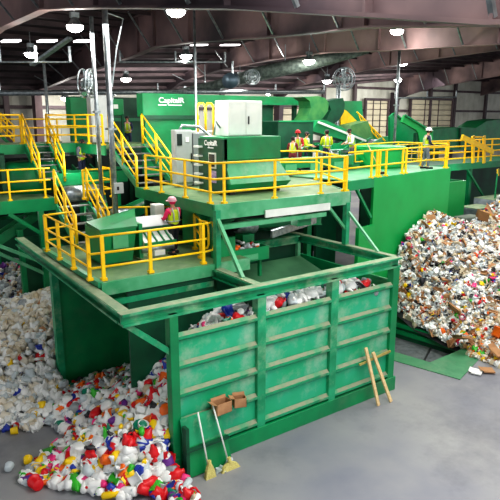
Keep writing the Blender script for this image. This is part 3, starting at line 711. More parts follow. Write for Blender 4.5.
def conv(label, p0, p1, w, pale, legs=0):
    t = thing('belt_conveyor', label, 'conveyor', p0); p0, p1 = V(p0), V(p1)
    d = (p1-p0).normalized(); sd = d.cross(V((0,0,1))).normalized()
    for q in (-1,1): MB().bar(p0+sd*q*w/2, p1+sd*q*w/2, .06, .3).build('side_plate', GM if q < 0 else G, t)
    MB().bar(p0, p1, w-.08, .05).build('belt', pale, t)
    for f in (.1,.9):
        c_ = p0.lerp(p1, f); MB().tube([c_-sd*w/2, c_+sd*w/2], .09, 10).build('roller', GAL, t, smooth=True)
    if legs:
        for f in (.15,.85):
            c_ = p0.lerp(p1, f); MB().box(c_.x-.06,c_.y-.06,legs,c_.x+.06,c_.y+.06,c_.z).build('leg', GD, t)
BP = mat('belt_pale', srgb(150,166,156), .6, col2=srgb(60,96,80), scale=5, contrast=(.4,.6))
conv('pale narrow conveyor running back from the sorters beside the feed box', (15.6,18.6,6.2), (17.6,20.6,6.5), .5, BP, 5.45)
conv('green conveyor between the sorters at right', (17.6,18.6,6.0), (21.0,21,6.3), .6, BP, 5.45)
conv('short conveyor crossing behind the sorters', (17.9,20.0,6.3), (20.5,19.6,6.2), .5, BLK, 5.45)
conv('slanting conveyor below the left landing', (2.2,20.2,2.6), (5.2,20.0,4.4), .6, BP, 0)
conv('conveyor below the upper deck behind the worker in pink', (6.2,16.9,4.5), (7.3,20,4.7), .7, BP, 0)
conv('dark conveyor between the top walkway and the lettered hopper', (7.6,20.6,5.2), (7.9,23,5.6), .7, BLK, 0)
conv('conveyor rising under the right staircase', (7.0,17.4,4.4), (9.6,18.4,5.0), .6, BP, 0)
conv('far conveyor left of the round tank machine', (20.2,19.5,6.1), (23.5,21.5,6.4), .6, BLK, 5.45)
for k,(x,y,z) in enumerate(((6.6,18.0,4.0),(7.1,17.2,4.0),(16.9,18.2,5.45),(20,19.0,5.45),(22.5,19.6,5.45))):
    t = thing('drive_motor', ['round grey drive motor under the top walkway','drive motor beside the conveyor below the right stairs','grey drive motor among the sorters','drive motor near the right end of the sorting deck','small drive motor behind the round tank machine'][k], 'motor', (x,y,z))
    MB().box(x-.25,y-.2,z,x+.25,y+.2,z+.35).build('base', G, t); MB().tube([(x-.3,y,z+.55),(x+.2,y,z+.55)], .2, 14).build('housing', GAL, t, smooth=True); MB().tube([(x+.2,y,z+.55),(x+.4,y,z+.55)], .12, 12).build('gear_head', DRK, t, smooth=True)
# sorting station
sg = thing('sorting_belt', 'green sorting belt between the sorters behind the upper deck railing', 'conveyor', (16,18,5.5))
BELT = mat('belt_mid', srgb(30,90,66), .5, col2=srgb(150,170,160), scale=4, contrast=(.5,.7))
MB().prism([(11.6,16.5,6.02),(16.6,16.5,6.02),(17.6,17.3,6.02),(11.6,17.0,6.02)], (0,0,.06)).build('belt', BELT, sg)
MB().box(11.6, 16.42, 5.75, 16.6, 16.5, 6.12).build('side_plate', GM, sg)
MB().prism([(16.6,16.42,5.75),(17.65,17.3,5.75),(17.65,17.3,6.12),(16.6,16.42,6.12)], (.06,0,0)).build('side_plate', G, sg)
for x in (11.8,13.3,14.8,16.3): MB().box(x, 16.5, 5.4, x+.12, 16.62, 5.8).build('leg', GD, sg)
for k in range(4): MB().box(12.0+k*1.2, 16.36, 5.6, 12.5+k*1.2, 16.42, 5.9).build('chute_mouth', GL, sg)
for k in range(3): MB().tube([(12.2+k*1.6,16.45,6.1),(12.2+k*1.6,16.45,6.35),(12.9+k*1.6,16.45,6.35)], .025).build('hand_rail', GAL, sg)
hd = thing('sorting_deck', 'dark green sorting deck behind the upper deck', 'platform', (16,18,5))
MB().prism([(13.6,15.4,5.35),(16.0,15.9,5.35),(16.6,17.0,5.35),(24,19.5,5.35),(24,24,5.35),(11,24,5.35),(11,16.7,5.35)], (0,0,.1)).build('deck', GD, hd)
for x, y in ((13.9,15.8),(14,17.2),(21,19),(22,23)): MB().box(x, y, .0, x+.2, y+.2, 5.35).build('column', GD, hd)
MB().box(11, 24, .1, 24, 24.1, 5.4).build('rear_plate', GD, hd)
for i, (px, py, yy, w, h_) in enumerate(((300,158,18,1.2,.3),(338,150,19,1.0,.25),(366,150,20,.9,.25),(347,163,17,.9,.4),(318,150,20,.8,.2))):
    a = atY(px,py,yy); t = thing('parts_tray', ['long white tray on the sorting belt behind the railing','white tray between the two sorters at right','flat tray beside the seated sorter','green tray bin near the deck corner','pale tray at the back of the sorting belt'][i], 'tray', a)
    MB().box(a.x-w/2,a.y-.3,a.z-h_/2,a.x+w/2,a.y+.3,a.z).build('tray', [WHT,GAL,GL,GM,WHT][i], t, bevel=.02)
    MB().box(a.x-w/2-.03,a.y-.33,a.z,a.x+w/2+.03,a.y+.33,a.z+.03).build('rim', G, t)

# ------------------------------------------------------------------ RIGHT WALKWAY (turned about 10 degrees)
RA = math.radians(10); O = V((15.25,13.95,0)); MR = Matrix.Translation(O) @ Matrix.Rotation(RA,4,'Z')
def R3(u, v, w): return MR @ V((u, v, w))
def rbox(u0, v0, w0, u1, v1, w1): return MB().box(u0, v0, w0, u1, v1, w1, M=MR)
RZ = 5.5
rw = thing('right_walkway', 'right walkway block with tall bright green front wall', 'platform', R3(3,1,0))
rbox(0,0,0,5.85,.1,RZ).build('front_wall', GW, rw)
rbox(-1.0,-.12,0,.02,.02,3.85).build('front_wall', GW, rw)
rbox(5.75,.1,0,5.85,2.6,RZ).build('end_wall', GW, rw)
rbox(-1.4,.02,RZ-.02,5.85,2.6,RZ+.02).build('deck', GL, rw)
rbox(-1.6,0,RZ-.32,0,.08,RZ).build('edge_beam', G, rw)
MB().bar(R3(-1.0,0.05,RZ-.32), R3(-.05,.05,RZ-1.4), .09,.09).build('brace', G, rw)
rbox(-1.3,1.5,.1,-.1,1.6,4.6).build('dark_panel', GD, rw)
rail('guard_railing', 'yellow guard railing along the right walkway in front of the hard-hatted man', [R3(-1.5,.08,RZ),R3(0,.08,RZ),R3(1.9,.08,RZ),R3(5.6,.08,RZ)], h=.95, rails=(1.0,.45), r=.03,
     posts=[R3(-.1,.08,RZ),R3(.25,.08,RZ),R3(.42,.08,RZ),R3(.85,.08,RZ),R3(2.0,.08,RZ),R3(2.25,.08,RZ),R3(5.45,.08,RZ),R3(5.6,.08,RZ)])
rail('guard_railing', 'yellow guard railing on the far side of the right walkway', [R3(2.4,2.5,RZ),R3(5.75,2.5,RZ),R3(5.75,.2,RZ)], h=1.0)
rd = thing('round_machine', 'green curved tank machine on the right walkway behind the broom', 'machine', R3(2,2,RZ))
MB().lathe([(.95,RZ+.02),(1.0,RZ+.1),(1.0,RZ+.75),(1.05,RZ+.78),(1.05,RZ+.9),(.3,RZ+.95)], 28, Matrix.Translation((18.75,16.9,0)) ).build('tank', GW, rd, smooth=False)
rbox(3.6,1.6,RZ+.02,5.0,2.2,RZ+.6).build('side_box', GW, rd)
w2 = thing('second_green_wall', 'lower bright green wall panel right of the tall walkway wall', 'wall panel', (26.3,18,0))
MB().box(22.8,16.6,0,24.6,16.7,4.6).build('panel', GW, w2); MB().box(24.5,16.7,0,24.6,18.5,4.6).build('side_panel', G, w2)
rwk = thing('rear_walkway', 'rear green walkway with yellow rails at the right edge', 'platform', (28,19,4.8))
MB().box(22, 18.6, 5.0, 36, 21, 5.15).build('deck', GD, rwk)
MB().box(22, 18.5, 4.85, 36, 18.6, 5.2).build('edge_beam', G, rwk)
for x in (24.8,28,31.5,35): MB().box(x, 18.7, .1, x+.2, 18.9, 4.95).build('column', G, rwk)
MB().bar((27.5,18.6,4.9), (30,18.6,2.6), .1, .1).build('brace', G, rwk)
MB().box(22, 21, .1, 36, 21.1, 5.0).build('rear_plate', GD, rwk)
rail('guard_railing', 'long yellow guard railing at the right edge', [(24.2,18.65,5.15),(27.3,18.65,5.15),(31,18.65,5.15),(36,18.65,5.15)], h=1.25, rails=(1,.75,.5,.25), r=.035)
rail('guard_railing', 'yellow railing of the rear walkway beyond the right walkway', [(20.5,20.5,5.15),(29,20.9,5.15)], h=1.0, rails=(1,.5), r=.03)
yb = thing('yellow_handrail_bar', 'thick yellow bar sloping across the right rails', 'railing', (28,18.4,6))
MB().bar(atY(462,137,18.3), atY(493,152,18.3), .12, .26).build('bar', YE, yb)
for px in (473,484):
    MB().bar(atY(px,136,18.35), atY(px,163,18.35), .2, .08, up=(0,1,0)).build('post', YE, yb)
MB().bar(atY(473,137,18.35), atY(484,137,18.35), .08, .08).build('cross_bar', YE, yb)
sgn = thing('yellow_tag', 'small yellow plates at the right edge below the walkway', 'sign', atY(499,172,17))
MB().bar(atY(498,169,17), atY(498,176,17), .15,.04, up=(0,1,0)).build('plate', YE, sgn)
a_ = atY(498,169,17); MB().tube([V((a_.x,a_.y+.05,0)), a_], .04).build('post', G, sgn)
# concrete blocks
cb = thing('concrete_block', 'pale grey rounded concrete block at the foot of the green wall', 'block', atZ(463,230,1.6))
a = atY(453,216,16); b_ = atY(474,236,16)
MB().prism([(a.x,16,0),(a.x+1.55,16,0),(a.x+1.55,16,a.z-.3),(a.x+1.3,16,a.z-.02),(a.x,16,a.z)], (0,-.7,0)).build('block', mat('block_pale', srgb(122,130,118), .8, col2=srgb(96,106,96), scale=2), cb, bevel=.05)
for i,(x0,x1,zt,yy) in enumerate(((25.6,27.2,3.1,16.4),(27.3,31.5,3.4,16.7))):
    t = thing('concrete_block', ['blue-grey concrete block beside the pale rounded block','long blue-grey concrete block topped with dust at the right edge'][i], 'block', (x0,yy,0))
    MB().box(x0,yy,0,x1,yy+1.2,zt).build('block', CONC, t, bevel=.06)
    MB().box(x0+.02,yy+.02,zt,x1-.02,yy+1.18,zt+.03).build('dust_top', TOPW, t)

# ------------------------------------------------------------------ PIT
pt = thing('floor_pit', 'green framed conveyor pit sunk in the floor beside the mixed heap', 'pit', (pitN2.x,pitN2.y,0))
dz = V((0,0,-.45))
pm_ = MB()
for a, b_ in ((0,1),(1,2),(2,3),(3,0)):
    pm_.add([hc[a], hc[b_], hc[b_]+dz, hc[a]+dz], [(0,1,2,3)])
pm_.build('lining', GD, pt)
MB().add([p+dz for p in hc], [(0,1,2,3)]).build('belt', PITM, pt)
q0, q1 = hc[0].lerp(hc[1], .75)+dz+V((0,0,.03)), hc[3].lerp(hc[2], .55)+dz+V((0,0,.03))
MB().bar(q0, q1, .06, .03).build('belt_joint', DRK, pt)
o1 = atZ(380,357,0); o2 = atZ(460,380,0); o3 = atZ(486,352,0)
def plate(ps, h=.02): return MB().prism([V((p.x,p.y,.004)) for p in ps], (0,0,h))
plate([o1,o2,hc[1],hc[0]]).build('rim_plate', GP, pt)
plate([o2,o3,hc[2],hc[1]]).build('rim_plate', GP, pt)
plate([hc[3],hc[2],atZ(478,341,0),atZ(392,316,0)], .06).build('rim_plate', GP, pt)
MB().bar(hc[3]+V((0,0,.06)), hc[2]+V((0,0,.06)), .12, .14).build('kerb', G, pt)
MB().bar(hc[3]+V((0,-.0,-.2)), hc[2]+V((0,0,-.2)), .1, .16).build('kerb', G, pt)

# ------------------------------------------------------------------ tools by the front wall
def broom(label, foot, top, kind):
    t = thing('push_broom' if kind else 'straw_broom', label, 'broom', foot)
    foot, top = V(foot), V(top); d = (top-foot).normalized()
    MB().tube([foot+d*.25, top], .02, 8).build('handle', WHT if kind < 2 else WOOD, t, smooth=True)
    if kind == 2:
        MB().box(foot.x-.2,foot.y-.05,foot.z+.02,foot.x+.2,foot.y+.05,foot.z+.1).build('head', BLK, t)
        MB().tube([foot+V((0,0,.08)), foot+d*.3], .014).build('socket', WOOD, t)
    else:
        w = .13 if kind == 0 else .24
        sd = V((1,0,0))
        vs = []
        hh = .3 if kind == 0 else .17
        MB().prism([foot+sd*-w+V((0,-.04,0)), foot+sd*w+V((0,-.04,0)), foot+sd*(w*.75)+V((0,-.03,hh*.6)), foot+sd*.05+V((0,-.02,hh)), foot+sd*-.05+V((0,-.02,hh)), foot+sd*-(w*.75)+V((0,-.03,hh*.6))], (0,.08,0)).build('bristles', STRAW, t)
        MB().tube([foot+V((0,0,hh*.9)), foot+V((0,0,hh*.9))+d*.14], .045).build('binding', STRAW, t)
    return t
broom('straw broom with thin grey handle leaning on the green plate', (5.62,9.42,0), (5.55,9.78,1.42), 0)
broom('wider flat broom leaning to the right of the straw broom', (6.14,9.42,0), (5.93,9.78,1.46), 1)
broom('long pale-handled broom with black head leaning on the right walkway machine', R3(1.05,.35,RZ+.03), R3(.6,.75,RZ+1.15), 2)
gp = thing('steel_plate', 'folded green steel plate leaning on the bunker front behind the brooms', 'plate', (5.6,9.8,0))
MB().prism([(5.22,9.62,.03),(6.32,9.62,.03),(6.22,9.7,.7),(5.2,9.7,.7)], (0,.03,0)).build('lower_sheet', GM, gp)
MB().prism([(5.18,9.72,.66),(6.2,9.72,.66),(6.12,9.86,1.32),(5.16,9.86,1.32)], (0,.03,0)).build('upper_sheet', GB, gp)
MB().box(5.17,9.6,.64,6.24,9.7,.69).build('fold', GD, gp)
MB().box(5.16,9.62,0,5.24,9.8,1.2).build('edge_post', GD, gp)
def carton(label, x, z, w, h_, dp, rot):
    t = thing('cardboard_box', label, 'box', (x,FY-.2,z))
    M = Matrix.Translation((x,FY-.2,z)) @ Matrix.Rotation(rot,4,'Z')
    b = MB()
    for a in ((-w/2,-dp/2,0,w/2,-dp/2+.01,h_),(-w/2,dp/2-.01,0,w/2,dp/2,h_),(-w/2,-dp/2,0,-w/2+.01,dp/2,h_),(w/2-.01,-dp/2,0,w/2,dp/2,h_),(-w/2,-dp/2,0,w/2,dp/2,.01)): b.box(*a, M=M)
    b.build('walls', CARD, t)
    MB().add([M @ V(p) for p in ((-w/2,dp/2,h_),(w/2,dp/2,h_),(w/2,dp/2+.02,h_+.06),(-w/2,dp/2+.02,h_+.06))], [(0,1,2,3)]).build('flap', CARD, t)
    MB().add([M @ V(p) for p in ((-w/2,-dp/2,h_),(-w/2,dp/2,h_),(-w/2-.1,dp/2,h_+.03),(-w/2-.1,-dp/2,h_+.03))], [(0,1,2,3)]).build('flap', CARD, t)
carton('open brown cardboard box on the bunker ledge nearest the brooms', 6.18, 1.21, .4, .26, .24, .05)
carton('smaller torn cardboard box on the bunker ledge right of the larger one', 6.66, 1.21, .28, .22, .2, -.35)
for i, (a, b_) in enumerate((((10.74,9.84,1.62),(10.98,9.5,.01)), ((11.03,9.84,1.42),(11.42,9.45,.01)))):
    t = thing('timber_batten', ['left pale timber batten leaning on the bunker front','right pale timber batten leaning on the bunker front'][i], 'batten', b_)
    MB().bar(a, b_, .09, .05, up=(0,1,0)).build('batten', WOOD, t, bevel=.004)
t = thing('timber_batten', 'short yellow-brown stick lying across the bunker ledge behind the battens', 'batten', (11,9.85,1.2))
MB().bar((10.55,9.86,1.17), (11.75,9.86,1.27), .05, .05).build('batten', mat('old_wood', srgb(176,160,90), .7), t)

# ------------------------------------------------------------------ PEOPLE
def skin_mesh(name, joints, edges, m, parent, sub=2, root=0):
    me = bpy.data.meshes.new(name); me.from_pydata([j[0] for j in joints], edges, [])
    o = bpy.data.objects.new(name, me); C.objects.link(o)
    sk = o.modifiers.new('skin', 'SKIN'); sk.use_smooth_shade = True
    o.modifiers.new('sub', 'SUBSURF').levels = sub
    for i, j in enumerate(joints):
        r = j[1] if isinstance(j[1], tuple) else (j[1], j[1])
        me.skin_vertices[0].data[i].radius = r
        me.skin_vertices[0].data[i].use_root = (i == root)
    bpy.context.view_layer.update()
    dg = bpy.context.evaluated_depsgraph_get()
    nm = bpy.data.meshes.new_from_object(o.evaluated_get(dg))
    bpy.data.objects.remove(o)
    nm.materials.clear(); nm.materials.append(m); nm.polygons.foreach_set('use_smooth', [True]*len(nm.polygons))
    o = bpy.data.objects.new(name, nm); C.objects.link(o); o.parent = parent
    return o
def local(mb, name, m, parent, smooth=True):
    me = mb.mesh(name, m, smooth); o = bpy.data.objects.new(name, me); C.objects.link(o); o.parent = parent; return o
def person(label, loc, rz, H=1.6, arms='work', shirt=NAVY, trousers=NAVY, hat=None, vest=VEST, lean=.0, hairm=HAIR, sleeves=None, step=.1):
    t = thing('person', label, 'person', loc); t.rotation_euler = (0,0,rz)
    s = H/1.75; t.scale = (s,s,s)          # faces local +Y
    def lx(x, y, z):
        return (x, y+max(0, z-.95)*lean, z)
    J = [(lx(0,0,.95),(.14,.1)), (lx(0,0,1.15),(.13,.095)), (lx(0,0,1.36),(.16,.1)), (lx(0,.0,1.48),.055), (lx(0,.02,1.56),.055), (lx(0,.03,1.64),(.078,.095)), (lx(0,.02,1.7),(.07,.085))]
    E = [(0,1),(1,2),(2,3),(3,4),(4,5),(5,6)]
    def chain(start, pts):
        p = start
        for q in pts: J.append(q); E.append((p, len(J)-1)); p = len(J)-1
        return p
    hands = {}
    for sd in (-1,1):
        chain(0, [((sd*.1,0,.9),.09), ((sd*.11,.03+step*sd*.4,.5),.06), ((sd*.11,-.01+step*sd*.8,.1),.04), ((sd*.11,.03+step*sd*.8,.04),.038), ((sd*.12,.15+step*sd*.8,.03),.032)])
        sh = lx(sd*.19,0,1.4)
        if arms == 'work': el = lx(sd*.25,.08,1.14); wr = lx(sd*.17,.32,1.1); hd = lx(sd*.15,.39,1.08)
        elif arms == 'front': el = lx(sd*.23,.06,1.14); wr = lx(sd*.1,.27,1.02); hd = lx(sd*.05,.33,1.0)
        else: el = lx(sd*.26,-.02,1.12); wr = lx(sd*.27,.08,.88); hd = lx(sd*.27,.1,.8)
        e = chain(2, [(sh,.06),(el,.045),(wr,.03),(hd,(.035,.02))])
        d = (V(hd)-V(wr)).normalized()
        side = d.cross(V((0,0,1))).normalized()
        for k in range(4):
            b0 = V(hd)+side*(k-1.5)*.022; L_ = (.055,.065,.06,.045)[k]
            chain(e, [(tuple(b0+d*.03),.009),(tuple(b0+d*(.03+L_*.6)),.008),(tuple(b0+d*(.03+L_)+V((0,0,-.025))),.007)])
        chain(e, [(tuple(V(hd)+side*-sd*.04),.01),(tuple(V(hd)+side*-sd*.055+d*.04),.008)])
        hands[sd] = (sh, el, wr)
    skin_mesh('body', J, E, SKIN, t, 2)
    # clothing over the body
    Jt = [((0,0,.95),(.15,.115)),((-.1,0,.88),.1),((-.11,.03-step*.4,.5),.075),((-.11,-.01-step*.8,.1),.06),((.1,0,.88),.1),((.11,.03+step*.4,.5),.075),((.11,-.01+step*.8,.1),.06),(lx(0,0,1.04),(.15,.11))]
    skin_mesh('trousers', Jt, [(0,1),(1,2),(2,3),(0,4),(4,5),(5,6),(0,7)], trousers, t)
    Js = [(lx(0,0,1.0),(.155,.12)),(lx(0,0,1.15),(.145,.11)),(lx(0,0,1.36),(.175,.115)),(lx(0,0,1.46),(.07,.06))]; Es = [(0,1),(1,2),(2,3)]
    for sd in (-1,1):
        sh, el, wr = hands[sd]; n0 = len(Js)
        Js += [(sh,.072),(el,.056),(tuple(V(el).lerp(V(wr),.85)),.042)]; Es += [(2,n0),(n0,n0+1),(n0+1,n0+2)]
    skin_mesh('shirt', Js, Es, sleeves or shirt, t)
    if vest:
        skin_mesh('vest', [(lx(0,0,.86),(.18,.14)),(lx(0,0,1.15),(.17,.135)),(lx(0,0,1.34),(.2,.145)),(lx(0,0,1.44),(.13,.11))], [(0,1),(1,2),(2,3)], vest, t)
        b = MB()
        for zz in (1.06,):
            pts = [lx(.185*math.cos(a), .145*math.sin(a), zz) for a in [2*PI*k/20 for k in range(21)]]
            b.tube(pts, .02, 6, caps=False)
        for sx in (-.09,.09):
            b.tube([lx(sx,-.14,1.06), lx(sx,-.142,1.3), lx(sx,-.08,1.47)], .018, 6); b.tube([lx(sx,.14,1.06), lx(sx,.142,1.3), lx(sx,.08,1.47)], .018, 6)
        local(b, 'reflective_tape', SILV, t)
    hy = max(0, 1.66-.95)*lean+.03
    for sd in (-1,1):
        local(MB().lathe([(.001,-.012),(.012,0),(.001,.012)], 8, Matrix.Translation((sd*.032,hy+.1,1.655)), cap=False), 'eye', DRK, t)
        local(MB().tube([(sd*.085,hy-.01,1.62),(sd*.09,hy-.015,1.66)], .015, 6), 'ear', SKIN, t)
        local(MB().box(sd*.12-.05,-.08+step*sd*.8,0,sd*.12+.05,.2+step*sd*.8,.08), 'shoe', DRK, t)
    local(MB().tube([(0,hy+.1,1.66),(0,hy+.125,1.625)], [.01,.017], 6), 'nose', SKIN, t)
    local(MB().tube([(-.025,hy+.1,1.59),(.025,hy+.1,1.59)], .007, 5), 'mouth', MARO, t)
    M = Matrix.Translation((0,hy-.01,1.68)) @ Matrix.Diagonal((1,1.15,1,1))
    if hat:
        local(MB().lathe([(.118,-.005),(.116,.04),(.1,.09),(.06,.125),(.01,.135)], 16, M), 'hard_hat', hat, t)
        local(MB().lathe([(.15,-.012),(.15,0),(.1,.01)], 16, Matrix.Translation((0,hy+.02,1.68)) @ Matrix.Diagonal((1,1.15,1,1))), 'hat_brim', hat, t)
    local(MB().lathe([(.07,-.1),(.098,-.03),(.1,.03),(.075,.075),(.01,.095)], 14, Matrix.Translation((0,hy-.025,1.675)) @ Matrix.Diagonal((.95,1.05,1,1))), 'hair', hairm, t)
    return t
pm1 = person('person in pale pink hard hat and pink sleeves with lime vest, seen from behind', (7.03,13.45,D), .2, 1.5, 'work', PINK, mat('black_cloth', srgb(30,32,40), .8), hat=mat('pale_pink_hat', srgb(232,176,190), .4), sleeves=PINK, lean=.04, step=.12, hairm=PINK)
pm1.scale = (pm1.scale[0]*1.14, pm1.scale[1]*1.1, pm1.scale[2])
mp = atZ(425,168.6,RZ+.02)
person('man in white hard hat, navy shirt and grey trousers on the right walkway', (mp.x,mp.y,RZ+.02), -2.15, 1.62, 'front', NAVY, GREYC, hat=HATW, lean=.05, step=.12)
def worker(label, px, headtop, y, **k):
    p = atY(px, headtop, y); H = k.pop('H', 1.62); return person(label, (p.x, y, p.z-H*.995-.02), k.pop('rz', 0), H, **k)
def sorter(label, px, headtop, y, **k):
    p = atY(px, headtop, y); H = min(1.75, (p.z-5.47)*1.0); return person(label, (p.x, y, 5.47), k.pop('rz', 0), H, **k)
sorter('person in lime vest and red cap among the sorters', 298, 131, 18.0, rz=2.4, shirt=REDM, trousers=MARO, hat=REDM, lean=.1)
sorter('person in lime vest leaning over the belt in front of the red-capped one', 292.5, 137, 17.3, rz=-.8, shirt=MARO, trousers=MARO, lean=.3)
sorter('person in lime vest standing right of the red-capped sorter', 306, 132, 18.5, rz=-2.6, shirt=VEST, trousers=NAVY, lean=.05)
sorter('person seen from behind in a lime vest with dark bands at the belt', 327.5, 130, 17.7, rz=-.5, shirt=VEST, trousers=NAVY, lean=.1)
sorter('dark-haired person in lime vest bending at the far right of the belt', 353, 129, 18.0, rz=1.3, shirt=HATW, trousers=GREYC, lean=.25)
worker('dark-haired person in lime vest behind the transfer conveyor at left', 80, 139, 20.62, rz=-2.8, shirt=GREYC, trousers=NAVY, lean=.15, H=1.55)
worker('person in blue clothes and yellow vest at the head of the right staircase', 127, 116, 23.9, rz=2.6, shirt=NAVY, trousers=NAVY, H=1.56)

# ------------------------------------------------------------------ HEAPS
def rbf(ctrl):
    P_ = np.array([(c[0], c[1]) for c in ctrl], float); h = np.array([c[2] for c in ctrl], float)
    D_ = np.linalg.norm(P_[:,None]-P_[None], axis=2)
    n_ = len(P_); A = np.zeros((n_+3, n_+3)); A[:n_,:n_] = D_; A[:n_,n_] = 1; A[:n_,n_+1:] = P_; A[n_,:n_] = 1; A[n_+1:,:n_] = P_.T
    w = np.linalg.solve(A, np.concatenate([h, [0,0,0]]))
    def f(x, y): return float(np.dot(w[:n_], np.hypot(P_[:,0]-x, P_[:,1]-y))+w[n_]+w[n_+1]*x+w[n_+2]*y)
    return f
# --- front heap
front = rbf([(5.0,10.3,.95),(5.0,11.5,1.05),(5.0,13,.75),(5.0,15.2,.15),(4.4,15.2,.05),(4.0,13.5,.38),(4.2,11.8,.8),(4.2,10.4,.75),(3.5,12.0,.3),(3.3,11.2,.32),(3.6,14.3,.15),(6.2,15.2,.15),(7.5,15.2,.45),(6.2,13.2,.9),
    (2.41,14.36,-.12),(2.8,13.97,-.1),(3.28,13.8,-.1),(3.5,13.1,-.1),(3.85,12.5,.0),(3.1,12.45,-.12),(2.6,12.0,-.08),(2.2,12.9,-.4),(2.7,13.2,-.35),(2.3,11.9,-.05),(2.05,11.5,-.2),(2.2,11.1,-.08),(2.7,11.5,.14),(2.94,11.1,-.02),(3.49,10.25,.0),(3.94,9.75,-.02),(4.7,9.35,-.05),(4.9,9.9,.35),(4.3,9.9,.35),(2.9,10.4,-.3),(3.5,9.4,-.3),(1.7,12.3,-.5),
    (5.5,10.5,1.3),(6.2,10.6,2.4),(6.5,10.5,3.0),(6.2,11.8,2.0),(7.3,10.5,3.22),(8.5,10.5,3.25),(10,10.5,3.22),(11.0,10.5,3.1),(11.6,10.5,2.7),(8,11.6,2.9),(10,11.6,2.7),(11.6,11.6,2.2),(8.5,13,2.2),(11.5,13,1.6),(9,15.2,1.6),(11.5,15.2,1.6),(3.4,15.0,.1),(3.8,15.2,.1)])
def in_front(x, y):
    if x > 11.85 or y > 15.25 and x > 4.2: return False
    if x > 4.95 and y < 10.2: return False
    if y < 10.2 and x > 4.9: return False
    return True
# --- left pale heap (runs past the partition towards the aisle) and dull heap behind
pale = rbf([(1.5,14.2,-.2),(2.3,14.2,.0),(3.3,15.0,.35),(4.2,15.6,.7),(4.3,16.5,1.7),(4.4,17.5,1.9),(3.5,17.5,1.6),(3,16.2,1.0),(2.0,15.5,.6),(1.6,17.5,1.3),(2.6,19,1.6),(4.4,19.1,1.7),(7,17.2,2.2),(7,15.7,1.7),(7,19.2,2.2),(0,14.5,.0),(0,18,1.3),(0,21,1.2),(2.6,21,1.2),(4.4,20,1.4)])
dull = rbf([(2.5,19.6,1.3),(4.5,19.6,1.55),(4.6,20.8,1.9),(4.6,22,1.9),(3,21.5,1.5),(1,21,1.1),(6,23,2.2),(3,24.5,1.6),(4.6,25,1.7),(7,19.6,2.2),(3.5,27,1.2),(9,27,1.2),(1,27,1.0)])
# --- right mixed heap
mixed = rbf([(16.3,13.6,.75),(16.25,12.5,.3),(16.4,11.6,.3),(16.6,11.3,.3),(16.8,10.5,.4),(16.7,9.8,.35),(16.2,9.2,.08),(15.7,8.8,-.08),(15.9,8.0,.0),(16.3,8.3,.2),(16.6,7,.1),(17.5,13.9,3.1),(16.9,13.7,2.2),(17.5,12.6,1.7),(17.6,11.3,1.2),(18,10,.9),(17.5,8.8,.75),
    (19.2,14.3,3.75),(18.6,14.1,3.4),(19.4,12.5,2.6),(20,10.5,2.0),(20,8,1.4),(21,14.2,3.1),(22,14.6,2.75),(22.8,15.4,2.6),(23.5,13,2.9),(25,14.5,3.4),(27,15.8,3.6),(25,11,3.0),(24,8.5,2.2),(28,12,3.4),(24.6,15.3,3.1),(18.5,5.5,0),(22,6,1.0),(27,7,2),(29,16,3.8)])

def deform(vs, amt, sq, r):
    out_ = []
    ph = [r.uniform(0,6.3) for _ in range(6)]
    for v in vs:
        x, y, z = v
        k = 1+amt*math.sin(9*x+ph[0]+5*z)*.5+amt*math.sin(11*y+ph[1]-7*z)*.5
        out_.append(V((x*k, y*k*sq, z*(1+amt*.3*math.sin(8*x+ph[2])))))
    return out_
PAL = {
 'white': srgb(235,236,232), 'clear': srgb(196,206,208), 'grey': srgb(150,156,158), 'red': srgb(214,28,36), 'orange': srgb(240,110,20), 'yellow': srgb(246,206,20), 'green': srgb(60,176,50),
 'teal': srgb(10,130,100), 'blue': srgb(36,60,160), 'purple': srgb(110,50,140), 'pink': srgb(232,60,130), 'brown': srgb(176,132,92), 'beige': srgb(206,192,164), 'black': srgb(44,44,48), 'cream': srgb(222,214,196), 'dullgreen': srgb(86,120,80)}
PM = {k: mat('plastic_'+k if k not in ('brown',) else 'card_'+k, c, .38 if k not in ('brown','beige') else .8, col2=tuple(x*.86 for x in c[:3])+(1,), scale=6, spec=.4) for k, c in PAL.items()}
PK = list(PM); PMAT = [PM[k] for k in PK]
